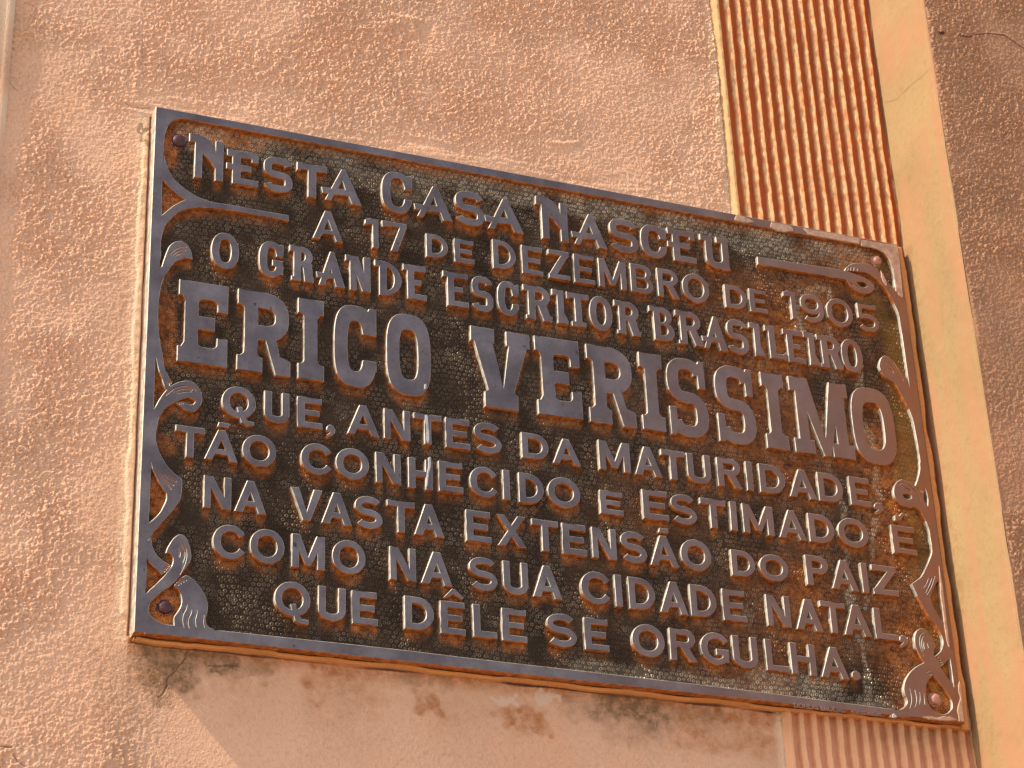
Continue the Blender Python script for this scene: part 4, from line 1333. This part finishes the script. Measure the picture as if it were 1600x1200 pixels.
me.loops.foreach_set('vertex_index', allq.ravel().astype(np.int32))
me.polygons.add(len(allq))
me.polygons.foreach_set('loop_start', np.arange(0, allq.size, 4, dtype=np.int32))
me.polygons.foreach_set('loop_total', np.full(len(allq), 4, dtype=np.int32))
me.polygons.foreach_set('material_index', mats_.astype(np.int32))
me.update(calc_edges=True)
me.polygons.foreach_set('use_smooth', (mats_ == 0))
for nm, mp in (('rust', rust_bounce_map), ('worn', worn), ('verdigris', verd)):  # the rust attribute also carries the painted bounce on the right
    a = me.attributes.new(nm, 'FLOAT', 'POINT')
    v = sample(mp, co[:, 0], co[:, 2]).astype(np.float32)
    if nm == 'worn':                            # wear shows on the crests of the stipple
        crest_ = np.clip((YG - co[:, 1] - 0.0003) / 0.00045, 0, 1)
        v = np.maximum(v, 0.24 * np.clip(0.55 + 0.6 * vnoise(co[:, 0], co[:, 2], 0.012, 95), 0.15, 1)) * np.where(v > 0.3, 0.22 + 0.78 * crest_, crest_)
    a.data.foreach_set('value', v.astype(np.float32))
part('back_plate', me, [M_GROUND, M_EDGE, M_RUST])

# frame and scrolls
low = relief(frame_low, YF + STEP, YG + 0.0006, 0.0, 0.0)
top = relief(frame_top, YF, YF + STEP, 0.00042, 0.0)


def join(a, b):
    co = a[0] + b[0]
    o = len(a[0])
    return co, a[1] + [[i + o for i in f] for f in b[1]], a[2] + b[2]


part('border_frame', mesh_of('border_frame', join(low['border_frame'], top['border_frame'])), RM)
for tag in ('scroll_left', 'scroll_right'):
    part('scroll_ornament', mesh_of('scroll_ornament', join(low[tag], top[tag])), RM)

# letters: the hundred largest one by one, the small rest as one part
letters.sort(key=lambda q: -q[0])
rest = None
for i, (area, ch, shp) in enumerate(letters):
    data = relief(shp, YF + random.uniform(-0.0003, 0.0003), YG + 0.0006, 0.00035, 0.00015)['letter']
    if i < 100:
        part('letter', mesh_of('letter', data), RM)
    else:
        rest = data if rest is None else join(rest, data)
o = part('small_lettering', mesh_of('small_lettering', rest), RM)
o['kind'] = 'stuff'


# screws
def screw(px, py, r, mat, hex_=False):
    x, z = on_wall(px, py, YG - 0.003)
    bm = bmesh.new()
    rings = [(1.25, 0.0005), (1.22, -0.0006), (1.0, -0.0007), (0.98, -0.0024), (0.82, -0.0036), (0.5, -0.0044), (0.2, -0.0046)]
    seg = 6 if hex_ else 20
    prev = None
    for k, (q, y) in enumerate(rings):
        s_ = 20 if (k < 2 or not hex_) else 20
        rg = []
        for i in range(20):
            a = 2 * math.pi * i / 20
            rr_ = r * q
            if hex_ and k >= 2:
                rr_ *= 0.92 / max(0.8, math.cos((a + 0.3) % (math.pi / 3) - math.pi / 6) ** 1.0)
            rr_ *= 1 + 0.05 * math.sin(3 * a + k)
            rg.append(bm.verts.new((x + rr_ * math.cos(a), YG + y, z + rr_ * math.sin(a))))
        if prev:
            for i in range(20):
                bm.faces.new((prev[i], prev[(i + 1) % 20], rg[(i + 1) % 20], rg[i]))
        prev = rg
    bm.faces.new(prev)
    bmesh.ops.recalc_face_normals(bm, faces=bm.faces)
    me = bpy.data.meshes.new('screw')
    bm.to_mesh(me)
    bm.free()
    me.polygons.foreach_set('use_smooth', np.ones(len(me.polygons), dtype=bool))
    me.set_sharp_from_angle(angle=math.radians(40))
    return part('screw', me, [mat])


s1 = screw(280.5, 218.5, 0.0064, M_SCREW_DARK)
s1['label'] = 'dark rusty round screw head'
s2 = screw(1371, 406, 0.0050, M_SCREW_PALE)
s2['label'] = 'brown screw head smeared with pink mortar'
s3 = screw(258, 948, 0.0058, M_SCREW_DARK, True)
s3['label'] = 'dark rusty bolt head in an orange pocket'
s4 = screw(1463, 1092, 0.0056, M_SCREW_PALE, True)
s4['label'] = 'pinkish brown bolt head in an orange pocket'

M_MARK = simple('scratched_bronze', (0.20, 0.17, 0.15), 0.6, 0.2)


# foundry mark on the lower rim
def rim_text(body, px, py, size, name):
    cu = bpy.data.curves.new(name, 'FONT')
    cu.body = body
    cu.size = size
    cu.extrude = 0.00012
    tmp = bpy.data.objects.new(name, cu)
    COL.objects.link(tmp)
    bpy.context.view_layer.update()
    me = bpy.data.meshes.new_from_object(tmp.evaluated_get(bpy.context.evaluated_depsgraph_get()))
    bpy.data.objects.remove(tmp)
    x, z = on_wall(px, py, YF)
    me.transform(Matrix.Translation((x, YF - 0.0001, z)) @ Matrix.Rotation(math.radians(90), 4, 'X'))
    me.materials.clear()
    return part(name, me, [M_MARK])


rim_text('DOHLAS BRODAS', 1240, 1105, 0.0062, 'foundry_mark')
rim_text('PORTO ALEGRE', 1330, 1114.5, 0.0042, 'foundry_mark')


M_SMEAR = simple('weathered_mortar', (0.43, 0.255, 0.165), 0.85)


# white paint drips and mortar smears: thin raised patches lying on the metal
def patch(name, outline, y, thick, mat, parent_fn, wob=0.35):
    q = mm(smooth(outline))
    r = random.Random(len(outline))
    q = [(a + r.uniform(-wob, wob), b + r.uniform(-wob, wob)) for a, b in q]
    data = relief(csg([(q, 1, 'p')]), y - thick, y + 0.0003, thick * 0.5, 0.0003)['p']
    me = mesh_of(name, data)
    return me


for ol in ([(664, 649), (667.5, 648), (669, 660), (671, 685), (669, 693), (666.5, 688), (666.5, 668), (664, 657)],
           [(669, 716), (672.5, 714), (673, 728), (670, 740), (668, 758), (666, 761), (667, 742), (669.5, 728)],
           [(663, 601), (666, 600), (666, 607), (663, 608)],
           [(1394, 1116.5), (1397, 1115), (1401, 1119.5), (1398, 1121), (1394, 1121)]):
    me = patch('paint_drip', ol, YF, 0.0003, M_WHITE, part, 0.12)
    part('paint_drip', me, [M_WHITE] * 3)

for ol in ([(1345, 374.5), (1402, 384), (1407, 420), (1411.5, 466), (1406, 463), (1400.5, 455), (1398.5, 440), (1395, 421), (1387, 403), (1378, 393), (1362, 387), (1346, 384.5)],
           [(1150, 337), (1166, 340), (1178, 347), (1164, 348), (1148, 344)], [(1205, 348), (1235, 353), (1240, 361), (1218, 362), (1204, 355)], [(1255, 357), (1300, 365), (1345, 373), (1342, 381), (1306, 375), (1262, 366)],
           [(1499, 1064), (1503, 1085), (1506, 1128), (1498, 1127), (1496, 1110), (1500, 1092), (1497, 1075)], [(1467, 884), (1475, 930), (1481, 985), (1484, 1012), (1481, 1010), (1476, 980), (1470, 930)],
           [(1440, 1121.5), (1455, 1119), (1462, 1122), (1475, 1119.5), (1490, 1122), (1496, 1126), (1470, 1125.5), (1450, 1123.5)],
           [(1376, 424), (1378, 426), (1384, 438), (1386, 447), (1383, 446), (1378, 436)]):
    me = patch('mortar_smear', ol, YF, 0.0007, M_MORTAR, part, 0.5)
    part('mortar_smear', me, [M_SMEAR] * 3)


M_ORANGE = plaster('orange_mortar', (0.60, 0.27, 0.095), stains=False)  # more orange mortar for the lower and right beads


# mortar bedding round the plaque, part of the wall
def bead(name, pts, height, mat=M_MORTAR):
    """pts: outline on the wall plane (metres x, z); low irregular ridge"""
    q = [(x * 1000, (z - OZ) * 1000) for x, z in pts]
    data = relief(csg([(q, 1, 'b')]), -height, 0.003, min(0.0018, height * 0.6), 0.0)['b']
    me = mesh_of(name, data)
    return link(name, me, wall, [mat] * 3)


def run(a, b, n, o0, o1, wob, seed):
    """band along a straight edge from a to b, offset o0..o1 to its right, with a wandering outer edge"""
    r = np.random.default_rng(seed)
    a, b = np.array(a), np.array(b)
    d = (b - a) / np.linalg.norm(b - a)
    nrm = np.array((d[1], -d[0]))
    w0 = np.convolve(r.normal(0, 1, n + 8), np.ones(4) / 4, 'same')[4:4 + n] * wob * 0.35
    w1 = np.convolve(r.normal(0, 1, n + 8), np.ones(4) / 4, 'same')[4:4 + n] * wob
    ts = np.linspace(0, 1, n)
    inn = [tuple(a + (b - a) * t_ + nrm * (o0 + max(-o0 * .6, w)) ) for t_, w in zip(ts, w0)]
    out = [tuple(a + (b - a) * t_ + nrm * (o1 + w)) for t_, w in zip(ts, w1)]
    return inn + out[::-1]


hw, hh_ = PW / 2, PH / 2
0 and bead('mortar_bead', run((-hw, OZ - hh_ + 0.004), (-hw, OZ + hh_ - 0.030), 60, -0.0022, -0.0080, -0.0012, 1), 0.0022)
bead('mortar_bead', run((-hw + 0.002, OZ - hh_), (hw + 0.010, OZ - hh_), 90, 0.0002, 0.0024, 0.0014, 2), 0.0062, M_ORANGE)
bead('mortar_bead', run((hw, OZ + hh_ + 0.001), (hw, OZ - hh_ - 0.004), 70, -0.0006, -0.0085, 0.0014, 3), 0.0108, M_ORANGE)
bead('mortar_bead', run((hw, OZ + hh_), (XFL - 0.01, OZ + hh_), 50, 0.0004, 0.0030, 0.0010, 4), 0.0060)
